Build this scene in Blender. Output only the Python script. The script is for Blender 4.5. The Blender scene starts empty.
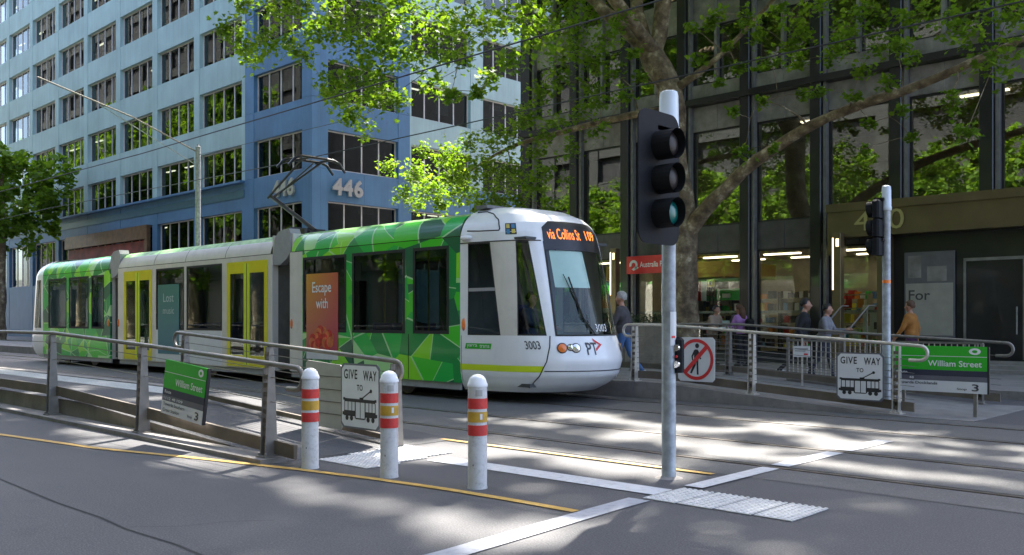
import bpy, bmesh, math, random
import numpy as np
from mathutils import Vector, Matrix
R = math.radians
random.seed(11)
rng = np.random.default_rng(5)
scn = bpy.context.scene
col = scn.collection

# ------------------------------------------------------------ camera, sky, sun, exposure
cam = bpy.data.cameras.new('camera')
cam.sensor_width = 36.0
cam.lens = 36.0 * 907 / 1024
cam.shift_y = 43.0 / 1024
cam.clip_start = 0.1
cam.clip_end = 900
camo = bpy.data.objects.new('camera', cam)
col.objects.link(camo)
camo.location = (0, 0, 1.45)
camo.rotation_euler = (R(90), 0, R(43.8))
scn.camera = camo
SUN = Vector((-.4 * math.cos(R(51)), .9165 * math.cos(R(51)), math.sin(R(51))))
w = bpy.data.worlds.new('World')
scn.world = w
w.use_nodes = True
nt = w.node_tree
sky = nt.nodes.new('ShaderNodeTexSky')
sky.sky_type = 'NISHITA'
sky.sun_disc = False
sky.sun_elevation = R(51)
sky.sun_rotation = math.atan2(-.4, .9165)
sky.air_density = .7
sky.dust_density = 3.5
sky.ozone_density = .3
nt.links.new(sky.outputs[0], nt.nodes['Background'].inputs[0])
nt.nodes['Background'].inputs[1].default_value = .15
sl = bpy.data.lights.new('sun', 'SUN')
sl.energy = 4.1
sl.angle = R(1.1)
sl.color = (1, .955, .88)
slo = bpy.data.objects.new('sun', sl)
col.objects.link(slo)
slo.location = (-20, 30, 40)
slo.rotation_euler = (-SUN).to_track_quat('-Z', 'Y').to_euler()
scn.view_settings.view_transform = 'Standard'
scn.view_settings.look = 'None'
scn.view_settings.gamma = 1
scn.view_settings.exposure = 2.6

# ------------------------------------------------------------ helpers
class MB:
    def __init__(s): s.v = []; s.f = []; s.m = []
    def face(s, pts, m=0):
        n = len(s.v); s.v += [tuple(p) for p in pts]; s.f.append(tuple(range(n, n + len(pts)))); s.m.append(m); return s
    def box(s, x0, x1, y0, y1, z0, z1, m=0):
        n = len(s.v)
        s.v += [(x0,y0,z0),(x1,y0,z0),(x1,y1,z0),(x0,y1,z0),(x0,y0,z1),(x1,y0,z1),(x1,y1,z1),(x0,y1,z1)]
        for f in ((0,3,2,1),(4,5,6,7),(0,1,5,4),(1,2,6,5),(2,3,7,6),(3,0,4,7)):
            s.f.append(tuple(n + i for i in f)); s.m.append(m)
        return s
    def cbox(s, x0, x1, y0, y1, z0, z1, c=.01, m=0):      # box with chamfered vertical and top edges
        def ring(d, z): return [(x0+d,y0,z),(x1-d,y0,z),(x1,y0+d,z),(x1,y1-d,z),(x1-d,y1,z),(x0+d,y1,z),(x0,y1-d,z),(x0,y0+d,z)]
        def inr(z): return [(x0+c,y0+c,z),(x1-c,y0+c,z),(x1-c,y0+c,z),(x1-c,y1-c,z),(x1-c,y1-c,z),(x0+c,y1-c,z),(x0+c,y1-c,z),(x0+c,y0+c,z)]
        r = [ring(c, z0), ring(c, z1 - c), inr(z1)]
        n = len(s.v)
        for q in r: s.v += q
        for a in range(2):
            for i in range(8):
                j = (i + 1) % 8
                s.f.append((n+a*8+i, n+a*8+j, n+a*8+8+j, n+a*8+8+i)); s.m.append(m)
        s.f.append(tuple(n + 16 + i for i in (0, 2, 4, 6))); s.m.append(m)
        s.f.append(tuple(n + i for i in range(7, -1, -1))); s.m.append(m)
        return s
    def tube(s, pts, rad, n=8, m=0, cap=True):
        pts = [Vector(p) for p in pts]
        if not hasattr(rad, '__len__'): rad = [rad] * len(pts)
        b = len(s.v); up = None
        for i, p in enumerate(pts):
            t = (pts[min(i+1, len(pts)-1)] - pts[max(i-1, 0)])
            t = t.normalized() if t.length > 1e-9 else Vector((0,0,1))
            if up is None:
                up = t.orthogonal().normalized()
            else:
                up = (up - t * up.dot(t)); up = up.normalized() if up.length > 1e-6 else t.orthogonal().normalized()
            q = t.cross(up)
            for k in range(n):
                a = 2 * math.pi * k / n
                s.v.append(tuple(p + (up * math.cos(a) + q * math.sin(a)) * rad[i]))
        for i in range(len(pts) - 1):
            for k in range(n):
                j = (k + 1) % n
                s.f.append((b+i*n+k, b+i*n+j, b+i*n+n+j, b+i*n+n+k)); s.m.append(m)
        if cap:
            s.f.append(tuple(b + k for k in range(n - 1, -1, -1))); s.m.append(m)
            e = b + (len(pts) - 1) * n
            s.f.append(tuple(e + k for k in range(n))); s.m.append(m)
        return s
    def lathe(s, c, prof, n=20, m=0):                        # profile (radius, z) about a vertical axis at c
        return s.tube_z(c, prof, n, m)
    def tube_z(s, c, prof, n, m):
        b = len(s.v)
        for r, z in prof:
            for k in range(n):
                a = 2 * math.pi * k / n
                s.v.append((c[0] + r * math.cos(a), c[1] + r * math.sin(a), c[2] + z))
        for i in range(len(prof) - 1):
            for k in range(n):
                j = (k + 1) % n
                s.f.append((b+i*n+k, b+i*n+j, b+i*n+n+j, b+i*n+n+k)); s.m.append(m)
        s.f.append(tuple(b + k for k in range(n - 1, -1, -1))); s.m.append(m)
        e = b + (len(prof) - 1) * n
        s.f.append(tuple(e + k for k in range(n))); s.m.append(m)
        return s
    def ball(s, c, r, n=10, m=0):
        k = max(3, n // 2)
        rr = r if hasattr(r, '__len__') else (r, r, r)
        b = len(s.v)
        for i in range(k + 1):
            t = math.pi * i / k
            for j in range(n):
                a = 2 * math.pi * j / n
                s.v.append((c[0]+rr[0]*math.sin(t)*math.cos(a), c[1]+rr[1]*math.sin(t)*math.sin(a), c[2]+rr[2]*math.cos(t)))
        for i in range(k):
            for j in range(n):
                q = (j + 1) % n
                s.f.append((b+i*n+j, b+(i+1)*n+j, b+(i+1)*n+q, b+i*n+q)); s.m.append(m)
        return s
    def prism(s, poly, f0, f1, m=0):                       # poly of 2D points, f0/f1 map (a,b) to the two end faces
        n = len(poly); b = len(s.v)
        s.v += [tuple(f0(*p)) for p in poly] + [tuple(f1(*p)) for p in poly]
        s.f.append(tuple(b + i for i in range(n))); s.m.append(m)
        s.f.append(tuple(b + n + i for i in range(n - 1, -1, -1))); s.m.append(m)
        for i in range(n):
            j = (i + 1) % n
            s.f.append((b + i, b + n + i, b + n + j, b + j)); s.m.append(m)
        return s
    def grid(s, fn, us, vs, m=0):
        b = len(s.v); nv = len(vs)
        for u in us:
            for v in vs: s.v.append(tuple(fn(u, v)))
        for i in range(len(us) - 1):
            for j in range(nv - 1):
                s.f.append((b+i*nv+j, b+(i+1)*nv+j, b+(i+1)*nv+j+1, b+i*nv+j+1)); s.m.append(m)
        return s
    def mesh(s, name, mats, org=(0,0,0), smooth=False):
        me = bpy.data.meshes.new(name)
        o = Vector(org)
        me.from_pydata([tuple(Vector(p) - o) for p in s.v], [], s.f)
        for q in (mats if isinstance(mats, (list, tuple)) else [mats]): me.materials.append(q)
        if any(s.m): me.polygons.foreach_set('material_index', s.m)
        if smooth:
            me.polygons.foreach_set('use_smooth', [True] * len(me.polygons))
            if smooth != 'full' and hasattr(me, 'set_sharp_from_angle'): me.set_sharp_from_angle(angle=R(38))
        me.update()
        return me

def origin(o):
    v = Vector((0, 0, 0))
    while o is not None:
        v += o.location; o = o.parent
    return v
def add(name, me, parent=None, loc=(0,0,0), rot=None):
    o = bpy.data.objects.new(name, me); col.objects.link(o)
    o.parent = parent; o.location = loc
    if rot: o.rotation_euler = rot
    return o
def part(name, mb, mats, parent, smooth=False):            # vertices in world space, stored relative to the thing's base
    return add(name, mb.mesh(name, mats, origin(parent), smooth), parent)
def tag(o, label, cat, group=None):
    o['label'] = label; o['category'] = cat
    if group: o['group'] = group
    return o
def thing(name, label, cat, loc=(0,0,0), group=None, rotz=0):
    o = bpy.data.objects.new(name, None); col.objects.link(o)
    o.empty_display_size = .2
    o.location = loc; o.rotation_euler = (0, 0, rotz)
    return tag(o, label, cat, group)
def single(name, mb, mats, label, cat, loc, group=None, smooth=False):
    o = add(name, mb.mesh(name, mats, loc, smooth), None, loc)
    return tag(o, label, cat, group)
def struct(name, mb, mats, parent=None, smooth=False):
    o = add(name, mb.mesh(name, mats, origin(parent) if parent else (0,0,0), smooth), parent)
    if parent is None: o['kind'] = 'structure'
    return o
def frange(a, b, n): return [a + (b - a) * i / n for i in range(n + 1)]

# ------------------------------------------------------------ materials
def s2l(c):
    c = c / 255
    return c / 12.92 if c <= .04045 else ((c + .055) / 1.055) ** 2.4
def rgb(r, g, b): return (s2l(r), s2l(g), s2l(b), 1)
def base(name):
    m = bpy.data.materials.new(name); m.use_nodes = True
    n = m.node_tree; return m, n, n.nodes['Principled BSDF']
def mth(n, op, a, b=None, clamp=False):
    q = n.nodes.new('ShaderNodeMath'); q.operation = op; q.use_clamp = clamp
    for i, x in enumerate((a, b)):
        if x is None: continue
        if isinstance(x, (int, float)): q.inputs[i].default_value = x
        else: n.links.new(x, q.inputs[i])
    return q.outputs[0]
def noise(n, scale, detail=4, vec=None, rough=.55):
    t = n.nodes.new('ShaderNodeTexNoise'); t.inputs['Scale'].default_value = scale
    t.inputs['Detail'].default_value = detail; t.inputs['Roughness'].default_value = rough
    if vec is None: vec = n.nodes.new('ShaderNodeNewGeometry').outputs['Position']
    n.links.new(vec, t.inputs['Vector'])
    return t.outputs['Fac']
def mixc(n, fac, a, b, mode='MIX'):
    q = n.nodes.new('ShaderNodeMix'); q.data_type = 'RGBA'; q.blend_type = mode
    if isinstance(fac, (int, float)): q.inputs[0].default_value = fac
    else: n.links.new(fac, q.inputs[0])
    for i, x in ((6, a), (7, b)):
        if isinstance(x, tuple): q.inputs[i].default_value = x
        else: n.links.new(x, q.inputs[i])
    return q.outputs[2]
def ramp(n, fac, stops, interp='LINEAR'):
    q = n.nodes.new('ShaderNodeValToRGB'); e = q.color_ramp; e.interpolation = interp
    while len(e.elements) < len(stops): e.elements.new(.5)
    for i, (p, c) in enumerate(stops):
        e.elements[i].position = p; e.elements[i].color = c
    n.links.new(fac, q.inputs[0]); return q.outputs[0]
def bumpn(n, p, h, strength, dist=.02):
    b = n.nodes.new('ShaderNodeBump'); b.inputs['Strength'].default_value = strength; b.inputs['Distance'].default_value = dist
    n.links.new(h, b.inputs['Height']); n.links.new(b.outputs[0], p.inputs['Normal'])
def sc(c, k): return (min(1, c[0]*k), min(1, c[1]*k), min(1, c[2]*k), 1)
def mat(name, c, rough=.6, metal=0, var=.12, scale=5, bump=0, bscale=90, spec=.5, coat=0, dirt=0, streak=0):
    m, n, p = base(name)
    f = noise(n, scale, 5)
    f = ramp(n, f, [(.3, (0,0,0,1)), (.7, (1,1,1,1))])
    cc = mixc(n, f, sc(c, 1 - var), sc(c, 1 + var))
    if dirt:
        d = ramp(n, noise(n, scale * 2.7, 7, rough=.7), [(.52, (0,0,0,1)), (.72, (1,1,1,1))])
        cc = mixc(n, mth(n, 'MULTIPLY', d, dirt), cc, (.06, .055, .045, 1))
    if streak:
        mp = n.nodes.new('ShaderNodeMapping'); mp.inputs['Scale'].default_value = (2.2, 2.2, .12)
        n.links.new(n.nodes.new('ShaderNodeNewGeometry').outputs['Position'], mp.inputs['Vector'])
        st = ramp(n, noise(n, 1.6, 6, mp.outputs[0], .65), [(.42, (0,0,0,1)), (.72, (1,1,1,1))])
        cc = mixc(n, mth(n, 'MULTIPLY', st, streak), cc, sc(c, .45))
    n.links.new(cc, p.inputs['Base Color'])
    p.inputs['Roughness'].default_value = rough; p.inputs['Metallic'].default_value = metal
    p.inputs['Specular IOR Level'].default_value = spec
    p.inputs['Coat Weight'].default_value = coat; p.inputs['Coat Roughness'].default_value = .06
    if bump: bumpn(n, p, noise(n, bscale, 4), bump)
    return m
def emis(name, c, s):
    m, n, p = base(name)
    p.inputs['Base Color'].default_value = c
    p.inputs['Emission Color'].default_value = c; p.inputs['Emission Strength'].default_value = s
    return m
def glass(name, tint, ior=1.5, rough=.01, extra=0.0, wav=.02):
    m = bpy.data.materials.new(name); m.use_nodes = True
    n = m.node_tree; n.nodes.clear()
    o = n.nodes.new('ShaderNodeOutputMaterial'); mx = n.nodes.new('ShaderNodeMixShader')
    t = n.nodes.new('ShaderNodeBsdfTransparent'); t.inputs[0].default_value = tint
    g = n.nodes.new('ShaderNodeBsdfGlossy'); g.inputs['Roughness'].default_value = rough; g.inputs['Color'].default_value = (.95, 1, .97, 1)
    f0 = ((ior - 1) / (ior + 1)) ** 2 + extra
    f = n.nodes.new('ShaderNodeLayerWeight'); f.inputs[0].default_value = .5
    fac = mth(n, 'ADD', mth(n, 'MULTIPLY', mth(n, 'POWER', f.outputs['Facing'], 5.0), 1 - f0), f0, True)
    b = n.nodes.new('ShaderNodeBump'); b.inputs['Strength'].default_value = wav; b.inputs['Distance'].default_value = .05
    n.links.new(noise(n, .9, 2), b.inputs['Height']); n.links.new(b.outputs[0], g.inputs['Normal'])
    n.links.new(fac, mx.inputs[0])
    n.links.new(t.outputs[0], mx.inputs[1]); n.links.new(g.outputs[0], mx.inputs[2]); n.links.new(mx.outputs[0], o.inputs[0])
    return m

def asphalt(name, c, k=1.0):
    m, n, p = base(name)
    big = ramp(n, noise(n, .35, 6, rough=.65), [(.3, (0,0,0,1)), (.7, (1,1,1,1))])
    cc = mixc(n, big, sc(c, .82), sc(c, 1.2))
    mp = n.nodes.new('ShaderNodeMapping'); mp.inputs['Scale'].default_value = (.25, 2.2, 1)
    n.links.new(n.nodes.new('ShaderNodeNewGeometry').outputs['Position'], mp.inputs['Vector'])
    st = ramp(n, noise(n, .9, 5, mp.outputs[0]), [(.45, (0,0,0,1)), (.75, (1,1,1,1))])
    cc = mixc(n, mth(n, 'MULTIPLY', st, .35), cc, sc(c, .6))
    fine = noise(n, 80, 3)
    sp = ramp(n, noise(n, 45, 2), [(.6, (0,0,0,1)), (.66, (1,1,1,1))])
    cc = mixc(n, mth(n, 'MULTIPLY', sp, .6), cc, sc(c, 2.1))
    oil = ramp(n, noise(n, 1.6, 3), [(.62, (0,0,0,1)), (.72, (1,1,1,1))])
    cc = mixc(n, mth(n, 'MULTIPLY', oil, .4), cc, sc(c, .5))
    cc = mixc(n, mth(n, 'MULTIPLY', ramp(n, fine, [(.42, (0,0,0,1)), (.66, (1,1,1,1))]), .75 * k), cc, sc(c, 2.0))
    n.links.new(cc, p.inputs['Base Color'])
    p.inputs['Roughness'].default_value = .82
    bumpn(n, p, fine, .5, .006)
    return m
M = {}
M['asphalt'] = asphalt('asphalt', (.055, .0535, .056, 1))
M['asphalt2'] = asphalt('ramp_asphalt', (.05, .049, .051, 1))
M['trackbed'] = asphalt('track_concrete', (.085, .082, .079, 1), .5)
M['concrete'] = mat('concrete', (.23, .21, .195, 1), .85, var=.2, scale=2.5, bump=.25, dirt=.35, streak=.3)
M['paving'] = mat('paving', (.17, .165, .16, 1), .8, var=.2, scale=3, bump=.2)
M['paver'] = mat('paver', (.2, .19, .18, 1), .8, var=.2, scale=1.3, bump=.2)
def paint(name, c, wear=.5, scale=14):
    m, n, p = base(name)
    d = ramp(n, noise(n, scale, 8, rough=.75), [(.5, (0,0,0,1)), (.68, (1,1,1,1))])
    cc = mixc(n, mth(n, 'MULTIPLY', d, wear), c, (.12, .115, .12, 1))
    d2 = ramp(n, noise(n, 3, 3), [(.35, (0,0,0,1)), (.7, (1,1,1,1))])
    cc = mixc(n, mth(n, 'MULTIPLY', d2, .25), cc, sc(c, .72))
    n.links.new(cc, p.inputs['Base Color']); p.inputs['Roughness'].default_value = .7
    bumpn(n, p, noise(n, 150, 3), .4, .005)
    return m
M['white_line'] = paint('white_road_paint', (.55, .55, .56, 1), .45)
M['grey_line'] = paint('worn_white_road_paint', (.33, .34, .37, 1), .6)
M['yellow_line'] = paint('yellow_road_paint', (.52, .31, .06, 1), .6)
M['tactile'] = mat('tactile_tile', (.52, .51, .49, 1), .75, var=.12, scale=9, dirt=.3)
M['steel'] = mat('rail_steel', (.16, .14, .125, 1), .42, .7, var=.3)
M['groove'] = mat('rail_groove', (.02, .02, .02, 1), .9)
M['galv'] = mat('galvanised_steel', (.30, .315, .33, 1), .5, .4, var=.3, scale=11, bump=.06)
M['galvlite'] = mat('painted_pole_sleeve', (.55, .60, .64, 1), .45, .1, var=.06)
M['stain'] = mat('railing_steel', (.20, .185, .165, 1), .5, .35, var=.2, scale=7)
M['stain_l'] = mat('railing_steel_pale', (.55, .51, .45, 1), .42, .45, var=.15, scale=7)
M['tan'] = mat('tan_kick_beam', (.135, .11, .085, 1), .6, .1, var=.2, scale=4, dirt=.3)
M['black'] = mat('black_plastic', (.008, .0085, .0105, 1), .7, var=.2, spec=.2)
M['blackm'] = mat('black_metal', (.028, .028, .032, 1), .38, .3, var=.2, scale=3)
M['white'] = mat('white_enamel', (.72, .72, .73, 1), .4, var=.06, dirt=.18)
M['bollard'] = mat('bollard_white', (.56, .55, .54, 1), .5, var=.1, scale=12, dirt=.4)
M['red'] = mat('red_reflective', (.56, .035, .03, 1), .4, var=.15, scale=20, dirt=.25)
M['amber'] = mat('mustard_reflective', (.50, .29, .03, 1), .4, var=.15, scale=20, dirt=.2)
M['signred'] = mat('sign_red', (.65, .03, .03, 1), .4)
M['signwhite'] = mat('sign_white', (.66, .66, .67, 1), .42, var=.04)
M['signblack'] = mat('sign_black', (.02, .02, .022, 1), .5)
M['signgreen'] = mat('sign_green', (.025, .42, .02, 1), .4, var=.04)
M['signnavy'] = mat('sign_navy', (.03, .035, .06, 1), .4)
M['signgrey'] = mat('sign_grey', (.13, .13, .15, 1), .4)
M['txtwhite'] = mat('lettering_white', (.8, .8, .8, 1), .5, var=.02)
M['txtdark'] = mat('lettering_dark', (.05, .05, .06, 1), .5, var=.02)

# text as flat polygons in (x, y)
_tc = {}
def text(s, bold=.0, align='LEFT', spacing=1.0):
    k = (s, bold, align, spacing)
    if k in _tc: return _tc[k]
    cu = bpy.data.curves.new('t', 'FONT'); cu.body = s; cu.size = 1; cu.offset = bold; cu.resolution_u = 3
    cu.space_character = spacing
    ob = bpy.data.objects.new('t', cu); col.objects.link(ob)
    bpy.context.view_layer.update()
    me = bpy.data.meshes.new_from_object(ob.evaluated_get(bpy.context.evaluated_depsgraph_get()))
    v = [(p.co.x, p.co.y) for p in me.vertices]; f = [tuple(p.vertices) for p in me.polygons]
    bpy.data.objects.remove(ob); bpy.data.curves.remove(cu); bpy.data.meshes.remove(me)
    xs = [p[0] for p in v]; ys = [p[1] for p in v]
    x0, x1 = min(xs), max(xs); y0 = min(ys); y1 = max(ys)
    _tc[k] = (v, f, x0, x1, y0, y1)
    return _tc[k]
def dense(pts, k=6):
    o = []
    for a, b in zip(pts, pts[1:]): o += [tuple(p + (q - p) * i / k for p, q in zip(a, b)) for i in range(k)]
    return o + [pts[-1]]
def put_text(mb, s, fit, fn, m=0, bold=.0, spacing=1.0):    # stretch the text into the box fit = (a0, a1, b0, b1), mapped by fn(a, b)
    v, f, x0, x1, y0, y1 = text(s, bold, 'LEFT', spacing)
    a0, a1, b0, b1 = fit; n = len(mb.v)
    for x, y in v: mb.v.append(tuple(fn(a0 + (x - x0) / (x1 - x0) * (a1 - a0), b0 + (y - y0) / (y1 - y0) * (b1 - b0))))
    for q in f: mb.f.append(tuple(n + i for i in q)); mb.m.append(m)
    return mb
def disc(mb, c, r0, r1, fn, n=40, m=0, a0=0, a1=360):
    for i in range(n):
        t0 = R(a0 + (a1 - a0) * i / n); t1 = R(a0 + (a1 - a0) * (i + 1) / n)
        q = [(c[0]+r1*math.cos(t0), c[1]+r1*math.sin(t0)), (c[0]+r1*math.cos(t1), c[1]+r1*math.sin(t1))]
        q += [(c[0]+r0*math.cos(t1), c[1]+r0*math.sin(t1)), (c[0]+r0*math.cos(t0), c[1]+r0*math.sin(t0))] if r0 > 0 else [c]
        mb.face([fn(*p) for p in q], m)
    return mb
# ------------------------------------------------------------ the ground, tracks, platforms, markings
struct('road', MB().face([(-300,-200,0),(300,-200,0),(300,300,0),(-300,300,0)]), M['asphalt'])
struct('track_bed', MB().face([(-300,7.56,.004),(300,7.56,.004),(300,13.88,.004),(-300,13.88,.004)]), M['trackbed'])
for y in (8.21, 9.68, 11.79, 13.25):
    r = struct('tram_rail', MB().box(-300, 300, y - .03, y + .03, .001, .012), M['steel'])
    struct('groove', MB().face([(-300,y+.03,.009),(300,y+.03,.009),(300,y+.09,.009),(-300,y+.09,.009)]), M['groove'], r)
def zn(x): return max(0.0, min(.28, .052 * (-8.1 - x)))      # near ramp height
def zf(x): return max(0.0, min(.30, .0652 * (-5.0 - x)))     # far ramp height
xs = [-90, -13.5, -12, -10.5, -9, -8.12]
pm = MB()
for a, b in zip(xs, xs[1:]):
    za, zb = max(zn(a), .006), max(zn(b), .006)
    pm.face([(a,5.12,za),(b,5.12,zb),(b,7.5,zb),(a,7.5,za)])
    pm.face([(a,5.12,0),(b,5.12,0),(b,5.12,zb),(a,5.12,za)], 1); pm.face([(a,7.5,za),(b,7.5,zb),(b,7.5,0),(a,7.5,0)], 1)
npl = struct('near_platform', pm, [M['asphalt2'], M['concrete']])
struct('platform_edge_kerb', MB().box(-90, -13.5, 7.3, 7.54, .0, .292), M['concrete'], npl)
km = MB()
for a, b in zip(xs, xs[1:]): km.prism([(a,0),(b,0),(b,.05),(a,.05)], lambda x,z: (x,4.82,z), lambda x,z: (x,5.115,z))
struct('kerb_strip', km, M['concrete'], npl)
xs = [-90, -9.6, -8.5, -7.2, -6, -5.02, -4.2]
pm = MB()
for a, b in zip(xs, xs[1:]):
    za, zb = max(zf(a), .008), max(zf(b), .008)
    pm.face([(a,13.9,za),(b,13.9,zb),(b,17,zb),(a,17,za)])
    pm.face([(a,13.9,0),(b,13.9,0),(b,13.9,zb),(a,13.9,za)], 1); pm.face([(a,17,za),(b,17,zb),(b,17,0),(a,17,0)], 1)
pm.face([(-4.2,13.9,0),(-4.2,17,0),(-4.2,17,.008),(-4.2,13.9,.008)], 1)
fpl = struct('far_platform', pm, [M['paving'], M['concrete']])
ek = MB()
for a, b in zip(xs, xs[1:]): ek.prism([(a,max(zf(a),.008)+.004),(b,max(zf(b),.008)+.004),(b,0),(a,0)], lambda x,z: (x,13.885,z), lambda x,z: (x,14.2,z))
struct('platform_edge_kerb', ek, M['concrete'], fpl)
fp = struct('far_footpath', MB().box(-300, 300, 18.6, 300, -.1, .15), M['paving'])
struct('kerb', MB().box(-300, 300, 18.3, 18.598, -.1, .158), M['concrete'], fp)
pav = MB().cbox(0, .87, 0, .57, 0, .008, .006).mesh('paver', M['paver'])
k = 0
for j in range(9):
    for i in range(22):
        if k < 200:
            add('paver', pav, fp, (-20 + i * .88 + (.44 if j % 2 else 0), 18.62 + j * .58, .149 + .002 * random.random())); k += 1
struct('near_footpath', MB().box(-300, 300, -120, -1.2, -.1, .14), M['paving'])
# painted lines
def strip(name, pts, wd, m, z=.008):
    mb = MB(); L = []
    for i, p in enumerate(pts):
        a = pts[max(i-1,0)]; b = pts[min(i+1,len(pts)-1)]
        d = Vector((b[0]-a[0], b[1]-a[1])).normalized(); nrm = Vector((-d.y, d.x)) * wd / 2
        L.append(((p[0]+nrm.x, p[1]+nrm.y, z), (p[0]-nrm.x, p[1]-nrm.y, z)))
    for (a, b), (c, d) in zip(L, L[1:]): mb.face([b, d, c, a])
    return struct(name, mb, m)
strip('yellow_line', [(-60,3.2),(-20,3.3),(-13,3.75),(-10.47,4.16),(-8.93,4.6),(-7.57,4.92),(-6.6,5.11),(-5.75,5.22),(-5,5.27),(-4.4,5.29)], .09, M['yellow_line'])
strip('yellow_line', [(-9.1,7.36),(-8.9,7.36),(-6.5,7.4),(-4.52,7.44)], .085, M['yellow_line'], .0125)
strip('white_line', [(-4.12,2.3),(-4.16,3.8),(-4.3,5.5),(-4.33,6.0)], .2, M['grey_line'])
strip('white_line', [(-4.3,6.75),(-4.31,8.15)], .18, M['white_line'], .0125)
strip('white_line', [(-4.31,9.8),(-4.3,10.95)], .2, M['grey_line'], .0125)
strip('white_line', [(-4.31,8.33),(-4.31,9.6)], .19, M['white_line'], .0125)
strip('white_line', [(-7.12,6.3),(-5.6,6.34),(-4.36,6.38)], .3, M['white_line'])
strip('road_crack', [(-30,2.72),(-12,2.7),(-9,2.74),(-7.6,2.7),(-6.8,2.72),(-6.3,2.69),(-5.6,2.73),(-5,2.7),(-3,2.74)], .022, M['groove'], .003)
strip('road_crack', [(-6.35,2.72),(-6.1,3.0),(-6.0,3.3),(-5.8,3.55)], .006, M['groove'], .003)
# tactile paving: each tile with its dots
def tile_mesh(wx, wy):
    t = MB().cbox(0, wx - .02, 0, wy - .02, 0, .008, .003)
    nx, ny = int(wx / .052), int(wy / .052)
    for i in range(nx):
        for j in range(ny):
            cx, cy = (i + .5) * wx / nx, (j + .5) * wy / ny
            t.lathe((cx, cy, .0079), [(.019, 0), (.012, .006)], 6)
    return t.mesh('tactile_tile', M['tactile'])
tm = tile_mesh(.325, .6)
tp = thing('tactile_paving', 'pale tactile paving strip of four studded tiles beside the signal pole', 'paving', (-4.34, 6.08, .004), 'studded warning paving')
for i in range(4): add('tile', tm, tp, (i * .325, -.02 + .012 * i, 0))
tm2 = tile_mesh(.42, .44)
tp = thing('tactile_paving', 'studded pale paving patch on the ground behind the white bollards', 'paving', (-7.85, 5.4, .004), 'studded warning paving')
for i in range(2):
    for j in range(3): add('tile', tm2, tp, (-.12 + i * .42 - j * .09, j * .44, 0))
tp = thing('tactile_paving', 'long studded paving strip along the near platform edge beyond the railing', 'paving', (-30, 6.6, .281), 'studded warning paving')
tm3 = tile_mesh(.6, .6)
for i in range(27): add('tile', tm3, tp, (i * .6, 0, 0))
# ------------------------------------------------------------ the tram
YN, YF = 11.2, 13.85
YC = (YN + YF) / 2
M['cream'] = mat('tram_cream', (.66, .62, .55, 1), .35, var=.06, scale=1.5, coat=.25, dirt=.14, streak=.18)
M['tramwhite'] = mat('tram_white', (.82, .82, .83, 1), .3, var=.04, scale=1.2, coat=.4, dirt=.07, streak=.08)
M['trimgrey'] = mat('tram_grey_trim', (.3, .3, .31, 1), .45, var=.1)
M['lime'] = mat('tram_lime_stripe', (.62, .75, .02, 1), .35, var=.04)
M['dooryel'] = mat('tram_door_yellow', (.66, .58, .0, 1), .35, var=.08, scale=2)
M['doorlime'] = mat('tram_door_edge', (.62, .72, .02, 1), .35, var=.05)
M['rubber'] = mat('black_rubber', (.018, .018, .018, 1), .7)
M['bellows'] = mat('bellows', (.10, .095, .09, 1), .8, var=.25, scale=3)
M['roofgreen'] = mat('roof_green_film', (.22, .46, .14, 1), .5, var=.5, scale=3, dirt=.5)
M['roofgrey'] = mat('roof_grey', (.16, .16, .165, 1), .6, var=.25, scale=4, dirt=.3)
M['tglass'] = glass('tram_glass', (.50, .58, .55, 1), 1.5, .01, .03)
M['wsglass'] = glass('windscreen_glass', (.86, .92, .90, 1), 1.45, .01, .01)
M['interior'] = mat('tram_interior', (.5, .52, .52, 1), .6)
M['interiordk'] = mat('tram_interior_dark', (.06, .065, .07, 1), .6)
M['seatblue'] = mat('seat_fabric', (.03, .05, .22, 1), .8, var=.3, scale=30)
M['orange_lamp'] = mat('orange_lens', (.8, .18, .02, 1), .2, coat=.5)
M['chrome'] = mat('headlight_reflector', (.75, .74, .7, 1), .12, .9, var=.05)
M['lens'] = glass('clear_lens', (.9, .9, .9, 1), 1.5)
M['led'] = emis('orange_led', (1, .22, .03, 1), .32)
M['blind'] = mat('pale_blind', (.46, .60, .55, 1), .7, var=.05)
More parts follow.
